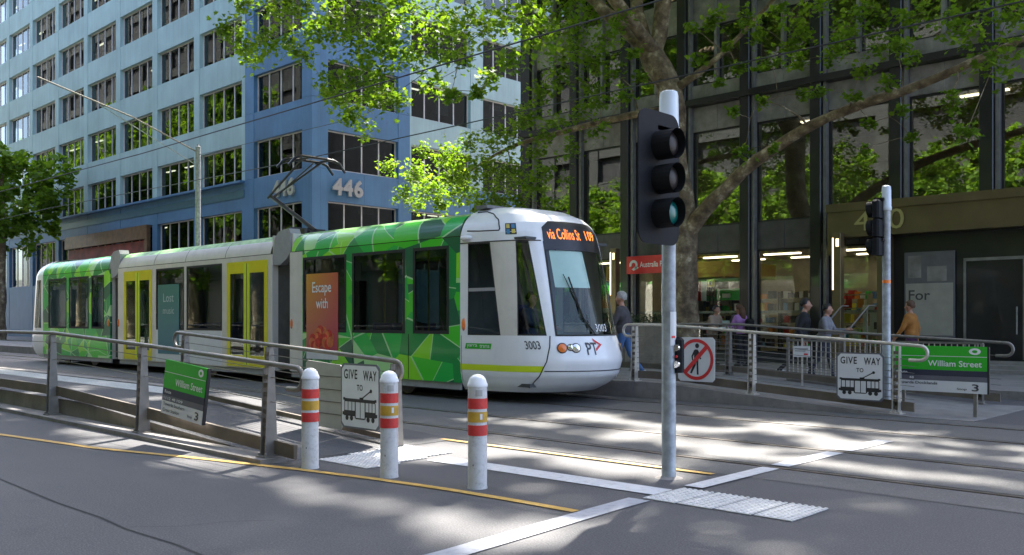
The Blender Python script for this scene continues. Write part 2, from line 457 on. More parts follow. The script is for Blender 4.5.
def green_film():
    m, n, p = base('green_facet_film')
    g = n.nodes.new('ShaderNodeNewGeometry'); sp = n.nodes.new('ShaderNodeSeparateXYZ'); n.links.new(g.outputs['Position'], sp.inputs[0])
    cb = n.nodes.new('ShaderNodeCombineXYZ')
    n.links.new(mth(n, 'MULTIPLY', sp.outputs[0], .78), cb.inputs[0]); n.links.new(mth(n, 'ADD', mth(n, 'MULTIPLY', sp.outputs[2], .95), .28), cb.inputs[1])
    v = n.nodes.new('ShaderNodeTexVoronoi'); v.voronoi_dimensions = '2D'; v.inputs['Scale'].default_value = .95; v.inputs['Randomness'].default_value = .8
    n.links.new(cb.outputs[0], v.inputs['Vector'])
    d = n.nodes.new('ShaderNodeVectorMath'); d.operation = 'SUBTRACT'
    n.links.new(cb.outputs[0], d.inputs[0]); n.links.new(v.outputs['Position'], d.inputs[1])
    s = n.nodes.new('ShaderNodeSeparateXYZ'); n.links.new(d.outputs[0], s.inputs[0])
    ang = mth(n, 'ARCTAN2', s.outputs[1], s.outputs[0])
    cs = n.nodes.new('ShaderNodeSeparateColor'); n.links.new(v.outputs['Color'], cs.inputs[0])
    t = mth(n, 'ADD', mth(n, 'MULTIPLY', ang, 7 / (2 * math.pi)), mth(n, 'MULTIPLY', cs.outputs[0], 7))
    wob = mth(n, 'MULTIPLY', mth(n, 'SINE', mth(n, 'MULTIPLY', t, 2.7)), .18)
    t = mth(n, 'ADD', t, wob)
    idx = mth(n, 'FLOOR', t); fr = mth(n, 'FRACT', t)
    wn = n.nodes.new('ShaderNodeTexWhiteNoise'); wn.noise_dimensions = '2D'
    c2 = n.nodes.new('ShaderNodeCombineXYZ'); n.links.new(idx, c2.inputs[0]); n.links.new(mth(n, 'MULTIPLY', cs.outputs[1], 91), c2.inputs[1])
    n.links.new(c2.outputs[0], wn.inputs['Vector'])
    cc = ramp(n, wn.outputs['Value'], [(0, (.0,.11,.05,1)), (.12, (.0,.26,.05,1)), (.34, (.005,.44,.06,1)), (.56, (.05,.55,.02,1)), (.76, (.26,.70,.02,1)), (.92, (.42,.74,.3,1))], 'CONSTANT')
    near = mth(n, 'MINIMUM', fr, mth(n, 'SUBTRACT', 1, fr))
    dist = mth(n, 'MULTIPLY', near, mth(n, 'MULTIPLY', v.outputs['Distance'], .9))
    line = mth(n, 'LESS_THAN', dist, .010)
    cc = mixc(n, mth(n, 'MULTIPLY', line, .85), cc, (.45, .72, .38, 1))
    n.links.new(cc, p.inputs['Base Color']); p.inputs['Roughness'].default_value = .35
    p.inputs['Coat Weight'].default_value = .3; p.inputs['Coat Roughness'].default_value = .08
    return m
M['green'] = green_film()

tram = thing('tram', 'white and green low floor tram with yellow doors, route 109, at the stop', 'tram', (-21, YC, 0))
def side_wall(x0, x1, openings, mats, near=True, zb=.32, zt=2.97):
    y0, y1 = (YN, YN + .06) if near else (YF - .06, YF)
    mb = MB(); xs = sorted({x0, x1} | {a for o in openings for a in o[:2]})
    for a, b in zip(xs, xs[1:]):
        op = [o for o in openings if o[0] <= a + 1e-6 and o[1] >= b - 1e-6]
        if op:
            o = op[0]
            if o[2] > zb + .01: mb.box(a, b, y0, y1, zb, o[2])
            mb.box(a, b, y0, y1, o[3], zt)
        else: mb.box(a, b, y0, y1, zb, zt)
    return part('side_panel', mb, mats, tram)
ROOF = [(0,2.985),(.012,3.06),(.05,3.17),(.12,3.28),(.22,3.36),(.36,3.42),(.6,3.46),(1.0,3.48),(1.325,3.485)]
def roof(x0, x1, mcove, mtop, brk=4):
    for side in (0, 1):
        f = (lambda u, v: (u, YN + ROOF[v][0], ROOF[v][1])) if side == 0 else (lambda u, v: (u, YF - ROOF[v][0], ROOF[v][1]))
        part('roof_cove', MB().grid(f, frange(x0, x1, 6), list(range(0, brk + 1))), mcove, tram, True)
        part('roof_top', MB().grid(f, frange(x0, x1, 6), list(range(brk, len(ROOF)))), mtop, tram, True)
    part('roof_seam', MB().box(x0, x1, YN + .008, YN + .04, 2.965, 2.987).box(x0, x1, YF - .04, YF - .008, 2.965, 2.987), M['rubber'], tram)
def window(xa, xb, za, zb, fr=.05, near=True):
    y = YN if near else YF - .03
    w_ = part('window', MB().box(xa, xa+fr, y-.004, y+.03, za, zb).box(xb-fr, xb, y-.004, y+.03, za, zb).box(xa+fr, xb-fr, y-.004, y+.03, za, za+fr).box(xa+fr, xb-fr, y-.004, y+.03, zb-fr, zb), M['rubber'], tram)
    part('pane', MB().box(xa+fr, xb-fr, y+.004, y+.014, za+fr, zb-fr), M['tglass'], w_)
    return w_
def end_wall(x, mats):
    part('end_wall', MB().box(x-.03, x+.03, YN+.05, YN+.55, .3, 3.4).box(x-.03, x+.03, YF-.55, YF-.05, .3, 3.4).box(x-.03, x+.03, YN+.55, YF-.55, 2.4, 3.44), mats, tram)
def interior(x0, x1, seats):
    part('floor', MB().box(x0, x1, YN+.07, YF-.07, .3, .36), M['interiordk'], tram)
    part('ceiling', MB().box(x0, x1, YN+.07, YF-.07, 2.9, 2.94), M['interior'], tram)
    for x, yy, fl in seats:
        st = part('seat', MB().cbox(x, x+.45, yy, yy+.85, .62, .78, .04), M['seatblue'], tram)
        bx_ = x if fl > 0 else x + .37
        part('backrest', MB().cbox(bx_, bx_+.08, yy, yy+.85, .782, 1.4, .03), M['seatblue'], st)
        part('seat_base', MB().box(x+.05, x+.4, yy+.1, yy+.75, .362, .62), M['interiordk'], st)
    for x in frange(x0 + .6, x1 - .5, max(2, int((x1 - x0) / 1.6))):
        part('grab_pole', MB().tube([(x, YC - .35, .36), (x, YC - .35, 2.9)], .018, 8), M['dooryel'], tram, True)
# front car
o1 = [(-17.1,-15.5,1.2,2.83), (-15.3,-13.6,1.2,2.83), (-13.36,-12.34,1.2,2.83)]
side_wall(-17.12, -12.04, o1, M['green']); side_wall(-17.12, -12.04, o1, M['green'], False)
for nr in (True, False):
    y0, y1 = (YN - .002, YN + .058) if nr else (YF - .058, YF + .002)
    part('corner_post', MB().box(-17.62, -17.122, y0, y1, .32, 2.97), M['cream'], tram)
    for o in o1: window(*o, .06, nr)
roof(-17.55, -12.05, M['green'], M['roofgreen'], 4)
for x in (-15.28, -13.5): part('panel_joint', MB().box(x, x+.012, YN-.006, YN-.001, .33, 1.19), M['rubber'], tram)
interior(-17.5, -12.1, [(-16.9, 11.35, 1), (-15.9, 12.8, -1), (-15.2, 11.35, -1), (-14.2, 11.35, 1), (-13.9, 12.8, 1)])
part('skirt', MB().box(-17.6, -12.06, YN+.03, YN+.07, .19, .318).box(-17.6, -12.06, YF-.07, YF-.03, .19, .318), M['trimgrey'], tram)
# middle car
o2 = [(-26.34,-24.52,.36,2.86), (-24.27,-22.64,1.2,2.86), (-22.5,-20.65,1.2,2.86), (-20.41,-18.54,.36,2.86)]
side_wall(-26.75, -18.36, o2, M['cream']); side_wall(-26.75, -18.36, [o2[1], o2[2]], M['cream'], False)
for nr in (True, False):
    for o in o2[1:3]: window(*o, .05, nr)
roof(-26.7, -18.42, M['cream'], M['roofgreen'], 3)
for x in (-24.4, -22.57, -20.5):
    part('panel_joint', MB().grid(lambda u, v: (u, YN + ROOF[v][0] - .004, ROOF[v][1] + .003), [x, x + .02], [0,1,2,3,4]), M['rubber'], tram)
interior(-26.7, -18.4, [(-24.1, 11.35, 1), (-23.2, 11.35, -1), (-22.3, 11.35, 1), (-21.3, 11.35, -1), (-24, 12.8, 1), (-22, 12.8, -1), (-20, 12.8, 1)])
part('skirt', MB().box(-26.7, -18.4, YN+.03, YN+.07, .19, .318).box(-26.7, -18.4, YF-.07, YF-.03, .19, .318), M['trimgrey'], tram)
def door(xa, xb):
    xm = (xa + xb) / 2
    d = part('door', MB().box(xm-.019, xm+.019, YN-.004, YN+.025, .4, 2.81), M['rubber'], tram)
    part('door_sill', MB().box(xa+.002, xb-.002, YN-.012, YN+.03, .345, .40), M['dooryel'], d); part('door_header', MB().box(xa+.002, xb-.002, YN-.012, YN+.03, 2.81, 2.858), M['dooryel'], d)
    for a, b, e in ((xa+.003, xm-.02, 1), (xm+.02, xb-.003, -1)):
        fr = .15; ge = .11
        l, r_ = (fr, ge) if e > 0 else (ge, fr)
        part('door_leaf', MB().box(a, a+l, YN-.01, YN+.028, .4, 2.81, 0 if e > 0 else 1).box(b-r_, b, YN-.01, YN+.028, .4, 2.81, 1 if e > 0 else 0)
             .box(a+l, b-r_, YN-.01, YN+.028, .4, .62).box(a+l, b-r_, YN-.01, YN+.028, 2.58, 2.81), [M['dooryel'], M['doorlime']], d)
        part('pane', MB().box(a+l, b-r_, YN+.002, YN+.012, .62, 2.58), M['tglass'], d)
door(-26.34, -24.52); door(-20.41, -18.54)
# rear car
o3 = [(-32.3,-30.7,1.2,2.83), (-30.5,-28.9,1.2,2.83), (-28.7,-27.75,1.2,2.83)]
side_wall(-32.8, -27.3, o3, M['green']); side_wall(-32.8, -27.3, o3, M['green'], False)
for nr in (True, False):
    for o in o3: window(*o, .06, nr)
roof(-32.8, -27.35, M['green'], M['roofgreen'], 5)
interior(-32.7, -27.4, [(-32, 11.35, 1), (-30.2, 11.35, -1)])
part('skirt', MB().box(-32.8, -27.3, YN+.03, YN+.07, .19, .318), M['trimgrey'], tram)
# articulations with folded bellows and a rounded roof cover
for x0, x1 in ((-18.36, -17.62), (-27.3, -26.75)):
    mb = MB(); nf = 7
    zz = [(YN+.16, .35), (YN+.16, 2.9), (YN+.3, 3.2), (YC, 3.28), (YF-.3, 3.2), (YF-.16, 2.9), (YF-.16, .35)]
    def bel(u, v):
        i = int(round(u)); x = x0 + (x1 - x0) * i / (2 * nf); k = .07 if i % 2 else 0
        y, z = zz[v]; return (x, y + (k if y < YC else -k), z - (k if z > 3.1 else 0))
    part('bellows', mb.grid(bel, list(range(2 * nf + 1)), list(range(7))), M['bellows'], tram)
    xm = (x0 + x1) / 2
    pr_ = [(-.36,2.72),(-.34,3.1),(-.26,3.36),(-.12,3.47),(.02,3.5),(.3,3.52),(.36,3.4),(.36,3.0),(.2,2.84),(-.05,2.72)]
    part('roof_cover', MB().prism([(xm + a, b) for a, b in pr_], lambda x, z: (x, YN+.02, z), lambda x, z: (x, YN+.3, z)), M['trimgrey'], tram)
    end_wall(x0 - .03, M['cream']); end_wall(x1 + .03, M['cream'])
# cab: one surface, cut into panels
PL = [(0,0),(-.07,.4),(-.27,.75),(-.42,.93),(-.72,1.13),(-1.22,1.265),(-2.2,1.325)]
ZF = [(.2,-10.25),(.32,-9.97),(.5,-9.74),(.75,-9.66),(1.0,-9.73),(1.2,-9.84),(2.0,-10.06),(2.75,-10.28),(3.0,-10.36),(3.18,-10.46),(3.33,-10.64),(3.45,-10.94),(3.53,-11.4),(3.57,-12.0)]
ZW = [(.2,1.20),(.32,1.27),(.5,1.31),(.75,1.325),(2.86,1.325),(3.0,1.315),(3.14,1.27),(3.28,1.18),(3.40,1.03),(3.5,.8),(3.55,.5),(3.575,.02)]
def itp(T, z):
    if z <= T[0][0]: return T[0][1]
    for (a, b), (c, d) in zip(T, T[1:]):
        if z <= c: return b + (d - b) * (z - a) / (c - a)
    return T[-1][1]
P_ = [(x, -b) for x, b in PL[:0:-1]] + PL
DN = []
for i in range(len(P_) - 1):
    p0, p1, p2, p3 = P_[max(i-1,0)], P_[i], P_[i+1], P_[min(i+2,len(P_)-1)]
    for k in range(8):
        t = k / 8
        DN.append(tuple(.5*(2*p1[j]+(p2[j]-p0[j])*t+(2*p0[j]-5*p1[j]+4*p2[j]-p3[j])*t*t+(3*p1[j]-p0[j]-3*p2[j]+p3[j])*t**3) for j in (0,1)))
DN.append(P_[-1])
LN = [0]
for p, q in zip(DN, DN[1:]): LN.append(LN[-1] + math.hypot(q[0]-p[0], q[1]-p[1]))
def S(u, z, off=0.0):
    def raw(u, z):
        s = max(0, min(1, (u + 1) / 2)) * LN[-1]; i = 0
        while i < len(LN) - 2 and LN[i+1] < s: i += 1
        k = (s - LN[i]) / (LN[i+1] - LN[i])
        dx = DN[i][0] + (DN[i+1][0] - DN[i][0]) * k; b = DN[i][1] + (DN[i+1][1] - DN[i][1]) * k
        xf = itp(ZF, z); wd = itp(ZW, z) / 1.325
        return Vector((xf + dx * ((-12.04 - xf) / -2.2), YC + b * wd, z))
    p = raw(u, z)
    if off:
        a = raw(min(1, u + .01), z) - raw(max(-1, u - .01), z); b = raw(u, min(3.5, z + .02)) - raw(u, max(.21, z - .02))
        p = p + a.cross(b).normalized() * off
    return p
def shell(mb, ub, ut, zb, zt, nu=8, nz=6, off=0.0, m=0):    # patch between two u-ranges at two heights
    def fn(a, b):
        z = zb + (zt - zb) * b
        l = ub[0] + (ut[0] - ub[0]) * b; r_ = ub[1] + (ut[1] - ub[1]) * b
        return S(l + (r_ - l) * a, z, off)
    return mb.grid(fn, frange(0, 1, nu), frange(0, 1, nz), m)
ZB, ZT = 1.19, 2.83
part('cab_lower_panel', shell(shell(MB(), (-1,1), (-1,1), .2, .6, 64, 8), (-1,1), (-1,1), .6, ZB, 64, 8), M['tramwhite'], tram, True)
mb = MB()
for z0, z1 in ((ZT,3.0),(3.0,3.18),(3.18,3.33),(3.33,3.45),(3.45,3.53),(3.53,3.57)): shell(mb, (-1,1), (-1,1), z0, z1, 64, 2)
part('cab_roof', mb, M['tramwhite'], tram, True)
part('cab_roof_top', MB().box(-12.06, -11.75, YN+.4, YF-.4, 3.5, 3.56), M['roofgrey'], tram)
W1 = ((-.935,-.668), (-.915,-.69)); W2 = ((-.548,-.37), (-.475,-.385)); WS = ((-.32,.32), (-.288,.288))
def pil(l, r_, nu=6): return shell(MB(), (l[0], r_[0]), (l[1], r_[1]), ZB, ZT, nu, 12)
for sgn in (-1, 1):
    g_ = (lambda a: a) if sgn < 0 else (lambda a: -a)
    def sp(l, r_, m_, name):
        a, b = ((l[0], l[1]), (r_[0], r_[1])) if sgn < 0 else ((-r_[0], -r_[1]), (-l[0], -l[1]))
        part(name, pil(a, b), m_, tram, True)
    sp((-1,-1), (W1[0][0], W1[1][0]), M['tramwhite'], 'cab_pillar')
    sp((W1[0][1], W1[1][1]), (W2[0][0], W2[1][0]), M['cream'], 'cab_pillar')
    sp((W2[0][1], W2[1][1]), (WS[0][0], WS[1][0]), M['tramwhite'], 'cab_pillar')
    for W in (W1, W2):
        ub, ut = (W[0], W[1]) if sgn < 0 else ((-W[0][1], -W[0][0]), (-W[1][1], -W[1][0]))
        wn_ = part('cab_window', shell(MB(), ub, ut, ZB, ZT, 8, 8, -.012), M['tglass'], tram, True)
        fm = MB()
        for a, b in (((ub[0], ub[0]+.008), (ut[0], ut[0]+.008)), ((ub[1]-.008, ub[1]), (ut[1]-.008, ut[1]))): shell(fm, a, b, ZB, ZT, 1, 12, .003)
        shell(fm, ub, ub, ZB, ZB+.025, 8, 1, .003); shell(fm, ut, ut, ZT-.025, ZT, 8, 1, .003)
        part('window_frame', fm, M['rubber'], wn_, True)
    if sgn < 0: part('window_rail', shell(MB(), (-.92,-.68), (-.92,-.68), 1.97, 2.03, 6, 1, .004), M['trimgrey'], tram)
ws = part('windscreen', shell(MB(), WS[0], WS[1], ZB, ZT, 24, 12, -.006), M['wsglass'], tram, True)
fm = MB()
for a, b in (((-.32,-.307), (-.288,-.276)), ((.307,.32), (.276,.288))): shell(fm, a, b, ZB, ZT, 1, 14, .005)
shell(fm, (-.32,.32), (-.32,.32), ZB-.01, ZB+.02, 24, 1, .005)
part('windscreen_seal', fm, M['rubber'], ws, True)
dsp = part('destination_display', shell(shell(shell(MB(), (-.29,.29), (-.285,.285), 2.68, ZT, 24, 3, .006), (-.285,.285), (-.278,.278), ZT, 3.08, 24, 4, .006), (-.278,.278), (-.22,.22), 3.08, 3.2, 24, 3, .006), M['blackm'], tram, True)
part('route_lettering', put_text(MB(), 'via Collins St', (-.25, -.0, 2.87, 3.06), lambda a, b: S(a, b, .012), 0, .008), M['led'], dsp)
part('route_number', put_text(MB(), '109', (.06, .17, 2.885, 3.06), lambda a, b: S(a, b, .012), 0, .008), M['led'], dsp)
part('sun_blind', shell(MB(), (-.262,.0), (-.255,.0), 2.03, 2.68, 10, 3, -.03), M['blind'], ws, True)
wp = MB().tube([S(-.06,1.2,.02), S(-.13,1.5,.03), S(-.17,2.2,.03)], .014, 6).tube([S(-.1,1.3,.02), S(-.2,2.25,.02)], .008, 5)
part('wiper', wp, M['rubber'], tram)
part('fleet_number', put_text(MB(), '3003', (-.045, .06, 1.255, 1.385), lambda a, b: S(a, b, .006)), M['txtwhite'], ws)
part('fleet_number', put_text(MB(), '3003', (-.515, -.425, .955, 1.10), lambda a, b: S(a, b, .005), 0, .01), M['txtdark'], tram)
part('lime_stripe', shell(MB(), (-.998,-.42), (-.998,-.412), .565, .672, 30, 1, .004), M['lime'], tram, True)
bd = part('operator_badge', shell(MB(), (-.961,-.757), (-.951,-.745), .945, 1.045, 8, 1, .004), M['signgreen'], tram)
part('badge_lettering', put_text(put_text(MB(), 'yarra', (-.942, -.86, .963, 1.025), lambda a, b: S(a, b, .007)), 'trams', (-.84, -.765, .968, 1.025), lambda a, b: S(a, b, .007)), M['txtwhite'], bd)
cut = [(-.352,1.185),(-.368,1.05),(-.385,.92),(-.417,.65),(-.444,.4),(-.45,.29)]
part('panel_gap', MB().tube([S(u, z, .002) for u, z in dense(cut, 8)], .010, 6).tube([S(u, .585, .002) for u in frange(-.41, .41, 64)], .009, 6).tube([S(u, ZT + .012, .002) for u in frange(-1, -.3, 60)], .010, 6)
     .tube([S(-.99, z, .002) for z in frange(.22, 1.18, 6)], .004, 4), M['rubber'], tram)
part('roof_hatch', MB().tube([S(u, z, .003) for u, z in dense([(-.955,3.44),(-.93,3.42),(-.78,3.42),(-.68,3.36),(-.61,3.24),(-.592,3.06),(-.6,3.03),(-.8,3.04),(-.93,3.06)], 6)], .011, 5), M['rubber'], tram)
part('camera_pod', MB().ball(S(-.93, 2.93, .02), (.14, .07, .06), 12), M['tramwhite'], tram, True)
ac = part('accessibility_plate', shell(MB(), (-.545,-.458), (-.545,-.458), 2.95, 3.15, 3, 2, .006), M['blackm'], tram)
M['plateblue'] = mat('plate_blue', (.05, .2, .35, 1), .4); M['plateyel'] = mat('plate_yellow', (.6, .48, .1, 1), .4)
part('plate_symbol', shell(shell(shell(shell(MB(), (-.535,-.508), (-.535,-.508), 2.96, 3.04, 1, 1, .01), (-.494,-.467), (-.494,-.467), 2.97, 3.04, 1, 1, .01, 1), (-.535,-.508), (-.535,-.508), 3.06, 3.13, 1, 1, .01, 1), (-.494,-.467), (-.494,-.467), 3.06, 3.13, 1, 1, .01), [M['plateblue'], M['plateyel']], ac)
def lamp(name, u, z, r_, m_):
    p = S(u, z); nn = (S(u, z, .1) - p).normalized(); a = nn.orthogonal().normalized(); b = nn.cross(a)
    mb = MB(); n = 14
    for rr, of, mm in ((r_ * 1.25, .004, 1), (r_, .012, 0)):
        ring = [p + nn * of + (a * math.cos(2*math.pi*k/n) + b * math.sin(2*math.pi*k/n)) * rr for k in range(n)]
        for k in range(n): mb.face([ring[k], ring[(k+1) % n], p + nn * (of + .022)], mm)
    return part(name, mb, [m_, M['blackm']], tram)
for s_ in (-1, 1):
    lamp('indicator_light', s_ * .304, .98, .075, M['orange_lamp']); lamp('marker_light', s_ * .255, .99, .05, M['chrome']); lamp('headlight', s_ * .222, .98, .07, M['chrome'])
part('logo_lettering', put_text(MB(), 'PT', (-.158, -.082, .86, 1.07), lambda a, b: S(a, b, .006), 0, .015), M['txtdark'], tram)
ch = MB()
for (a, b), (c, d) in (((-.092,1.13),(-.042,1.035)), ((-.042,1.035),(-.092,.93))):
    ch.face([S(a, b+.025, .007), S(c+.006, d, .007) if b > d else S(c, d+.005, .007), S(c-.016, d, .007) if b > d else S(c, d-.03, .007), S(a, b-.025, .007)])
ch = MB()
ch.face([S(-.095,1.14,.007), S(-.04,1.03,.007), S(-.062,1.03,.007), S(-.095,1.09,.007)]); ch.face([S(-.095,.92,.007), S(-.095,.965,.007), S(-.062,1.03,.007), S(-.04,1.03,.007)])
part('logo_chevron', ch, M['signred'], tram)
for u in (-.97,): part('side_marker', MB().ball(S(u, 1.38, .0), (.045, .03, .12), 10), M['orange_lamp'], tram, True)
for x in (-17.55, -27.45, -26.7): part('side_marker', MB().ball((x, YN-.002, 1.38), (.045, .03, .12), 10), M['orange_lamp'], tram, True)
part('cab_desk', MB().cbox(-11.0, -10.35, YN+.45, YF-.45, .4, 1.12, .08), M['interiordk'], tram)
part('cab_wall', MB().box(-12.02, -11.97, YN+.1, YF-.1, .3, 2.9).box(-12, -10.5, YN+.2, YF-.2, .3, .36).box(-12, -10.6, YN+.2, YF-.2, 2.86, 2.9), M['interiordk'], tram)
ds = part('driver_seat', MB().cbox(-11.75, -11.3, 12.25, 12.8, .9, 1.02, .04), M['seatblue'], tram)
part('backrest', MB().cbox(-11.85, -11.74, 12.25, 12.8, 1.0, 1.75, .04), M['seatblue'], ds)
part('seat_base', MB().box(-11.65, -11.4, 12.4, 12.65, .37, .9), M['interiordk'], ds)
# rear cab: same shape turned round
rc = MB()
for z0, z1 in ((.2,.6),(.6,ZB),(ZT,3.0),(3.0,3.18),(3.18,3.33),(3.33,3.45),(3.45,3.53),(3.53,3.57)): shell(rc, (-1,1), (-1,1), z0, z1, 40, 3)
for a, b in (((-1,-.935),(-1,-.915)), ((-.668,-.548),(-.69,-.475)), ((-.37,-.32),(-.385,-.288)), ((.32,.37),(.288,.385)), ((.548,.668),(.475,.69)), ((.935,1),(.915,1))): shell(rc, a, b, ZB, ZT, 4, 8)
gl = MB()
for a, b in (W1, W2, WS, ((.37,.548),(.385,.475)), ((.668,.935),(.69,.915))): shell(gl, a, b, ZB, ZT, 8, 8, -.01)
for q in (rc, gl): q.v = [(-44.84 - x, 2 * YC - y, z) for x, y, z in q.v]
part('rear_cab', rc, M['tramwhite'], tram, True); part('rear_cab_window', gl, M['tglass'], tram, True)
# bogies
for bx in (-13.9, -16.2, -21.7, -23.4, -29.2, -31.5):
    for y in (YN + .3, YF - .36):
        wl = part('wheel', MB().tube([(bx, y, .3), (bx, y + .06, .3)], .29, 20), M['steel'], tram, True)
        part('hub', MB().tube([(bx, y - .02, .3), (bx, y + .08, .3)], .1, 10), M['blackm'], wl, True)
part('underframe', MB().box(-33.2, -11.7, YN+.4, YF-.4, .12, .3), M['rubber'], tram)
# pantograph on the joint roof
pg = part('pantograph', MB().box(-19.5, -18.3, YC-.5, YC-.42, 3.5, 3.62).box(-19.5, -18.3, YC+.42, YC+.5, 3.5, 3.62).box(-19.0, -18.9, YC-.5, YC+.5, 3.6, 3.7).box(-18.95, -18.3, YC-.35, YC+.35, 3.5, 3.58), M['blackm'], tram)
part('lower_arm', MB().tube([(-18.6,YC,3.62),(-20.55,YC,4.62)], .055, 8).tube([(-18.9,YC+.1,3.7),(-20.3,YC+.1,4.45)], .022, 6), M['blackm'], pg)
part('upper_arm', MB().tube([(-20.65,YC-.05,4.6),(-18.75,YC-.28,5.32)], .03, 6).tube([(-20.65,YC+.05,4.6),(-18.75,YC+.28,5.32)], .03, 6).tube([(-20.4,YC,4.6),(-18.7,YC,5.25)], .018, 6), M['blackm'], pg)
part('collector_head', MB().tube([(-19.0,YC-.8,5.1),(-19.0,YC-.62,5.3),(-19.0,YC-.45,5.36),(-19.0,YC+.45,5.36),(-19.0,YC+.62,5.3),(-19.0,YC+.8,5.1)], .035, 6).tube([(-18.5,YC-.8,5.1),(-18.5,YC-.62,5.3),(-18.5,YC-.45,5.36),(-18.5,YC+.45,5.36),(-18.5,YC+.62,5.3),(-18.5,YC+.8,5.1)], .035, 6)
     .box(-19.0, -18.5, YC-.3, YC-.26, 5.3, 5.35).box(-19.0, -18.5, YC+.26, YC+.3, 5.3, 5.35), M['blackm'], pg)
# advertising panels on the side (flat prints)
def ad_mat(name, top, left, flower, low):
    m, n, p = base(name)
    g = n.nodes.new('ShaderNodeNewGeometry'); s = n.nodes.new('ShaderNodeSeparateXYZ'); n.links.new(g.outputs['Position'], s.inputs[0])
    t = mth(n, 'DIVIDE', mth(n, 'SUBTRACT', s.outputs[0], left[0]), left[1], True)
    cc = mixc(n, t, top[0], top[1])
    t2 = mth(n, 'DIVIDE', mth(n, 'SUBTRACT', 2.4, s.outputs[2]), 1.6, True)
    cc = mixc(n, mth(n, 'MULTIPLY', t2, .8), cc, top[2])
    n.links.new(cc, p.inputs['Base Color']); p.inputs['Roughness'].default_value = .35; return m
adm = ad_mat('orange_poster', ((.62,.30,.03,1), (.55,.10,.06,1), (.42,.02,.10,1)), (-16.95, 1.2), None, None)
ad = part('advert_panel', MB().box(-16.95, -15.78, YN-.012, YN-.006, .82, 2.46), adm, tram)
yt = lambda a, b: (a, YN - .016, b)
adx = MB()
put_text(adx, 'Escape', (-16.72, -16.02, 1.98, 2.28), yt, 0, .01); put_text(adx, 'with', (-16.58, -16.14, 1.71, 1.93), yt, 0, .01)
part('advert_lettering', adx, M['txtwhite'], ad)
M['petal'] = mat('petal_red', (.6, .03, .02, 1), .5, var=.4, scale=9); M['petald'] = mat('petal_orange', (.65, .16, .05, 1), .5, var=.3, scale=9)
fl = MB()
for k, (cx, cz, ra) in enumerate(((-16.4,1.12,.32), (-16.15,1.05,.28), (-16.6,1.0,.26))):
    for i in range(7):
        a0 = R(i * 51 + k * 20); c = (cx + .12*math.cos(a0), cz + .1*math.sin(a0))
        pts = [(c[0]+ra*.42*math.cos(R(t))*1.1, c[1]+ra*.42*math.sin(R(t))) for t in range(0, 360, 40)]
        pts = [(min(-15.8, max(-16.93, a)), max(.84, b)) for a, b in pts]
        fl.face([(a, YN - .0125 - .0006 * (k * 7 + i), b) for a, b in pts], (i + k) % 2)
part('advert_picture', fl, [M['petal'], M['petald']], ad)
part('advert_footer', MB().box(-16.95, -15.78, YN-.0121, YN-.006, .62, .818), M['signwhite'], ad)
tam = ad_mat('teal_poster', ((.03,.17,.13,1), (.04,.20,.17,1), (.02,.15,.22,1)), (-24, 1.4), None, None)
ad2 = part('advert_panel', MB().box(-24.13, -22.9, YN-.012, YN-.006, .55, 2.42), tam, tram)
M['txtpale'] = mat('lettering_pale', (.42, .52, .5, 1), .5)
adx = MB(); put_text(adx, 'Lost', (-23.8, -23.2, 1.95, 2.18), yt); put_text(adx, 'music', (-23.82, -23.18, 1.63, 1.8), yt)
part('advert_lettering', adx, M['txtpale'], ad2)
part('white_decal', MB().box(-24.27, -22.66, YN-.006, YN-.002, .34, 1.19).box(-22.48, -20.66, YN-.006, YN-.002, .34, 1.19), M['signwhite'], tram)
# ------------------------------------------------------------ blue office building
M['teal'] = mat('teal_panel', (.33, .455, .44, 1), .55, var=.12, scale=.5, dirt=.05, streak=.3)
M['blue'] = mat('blue_panel', (.07, .165, .28, 1), .5, var=.15, scale=.6, streak=.3)
M['mullion'] = mat('pale_mullion', (.58, .52, .49, 1), .5)
M['bglass'] = glass('office_glass', (.42, .46, .45, 1), 1.5, .01, .02, .012)
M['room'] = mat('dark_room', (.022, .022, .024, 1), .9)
M['blinds'] = mat('window_blind', (.30, .29, .27, 1), .8)
M['tubelight'] = emis('ceiling_tube', (1, .88, .68, 1), 1.0)
M['bronze'] = mat('bronze_fascia', (.16, .085, .04, 1), .4, .4, var=.3, scale=3)
M['bletter'] = mat('brushed_letter', (.55, .53, .5, 1), .3, .6, var=.05)
XB, YB = -38.44, 25.7
bb = thing('office_building', 'teal and blue office building with ribbon windows, number 446 at its corner', 'building', (XB, YB, 0))
def face_a(a, d, z): return (a, YB + d, z)           # along X, depth inward +Y
def face_d(a, d, z): return (XB - d, a, z)           # along Y, depth inward -X
def pbox(f, a0, a1, d0, d1, z0, z1, mb=None, m=0):
    p, q = f(a0, d0, z0), f(a1, d1, z1)
    return (mb or MB()).box(min(p[0],q[0]), max(p[0],q[0]), min(p[1],q[1]), max(p[1],q[1]), z0, z1, m)
cache = {}
def inst(key, make, name, parent, f, a, z, mats):     # share one mesh between alike pieces; make() builds it about the origin
    k = (key, f.__name__, tuple(q.name for q in (mats if isinstance(mats, list) else [mats])))
    if k not in cache: cache[k] = make().mesh(key, mats)
    p = f(a, 0, z)
    return add(name, cache[k], parent, Vector(p) - origin(parent))
def lbox(f, w_, d0, d1, h, m=0, a0=0.0, z0=0.0, mb=None):
    o = f(0, 0, 0); p, q = f(a0, d0, 0), f(a0 + w_, d1, 0)
    return (mb or MB()).box(min(p[0],q[0])-o[0], max(p[0],q[0])-o[0], min(p[1],q[1])-o[1], max(p[1],q[1])-o[1], z0, z0 + h, m)
H = 3.55
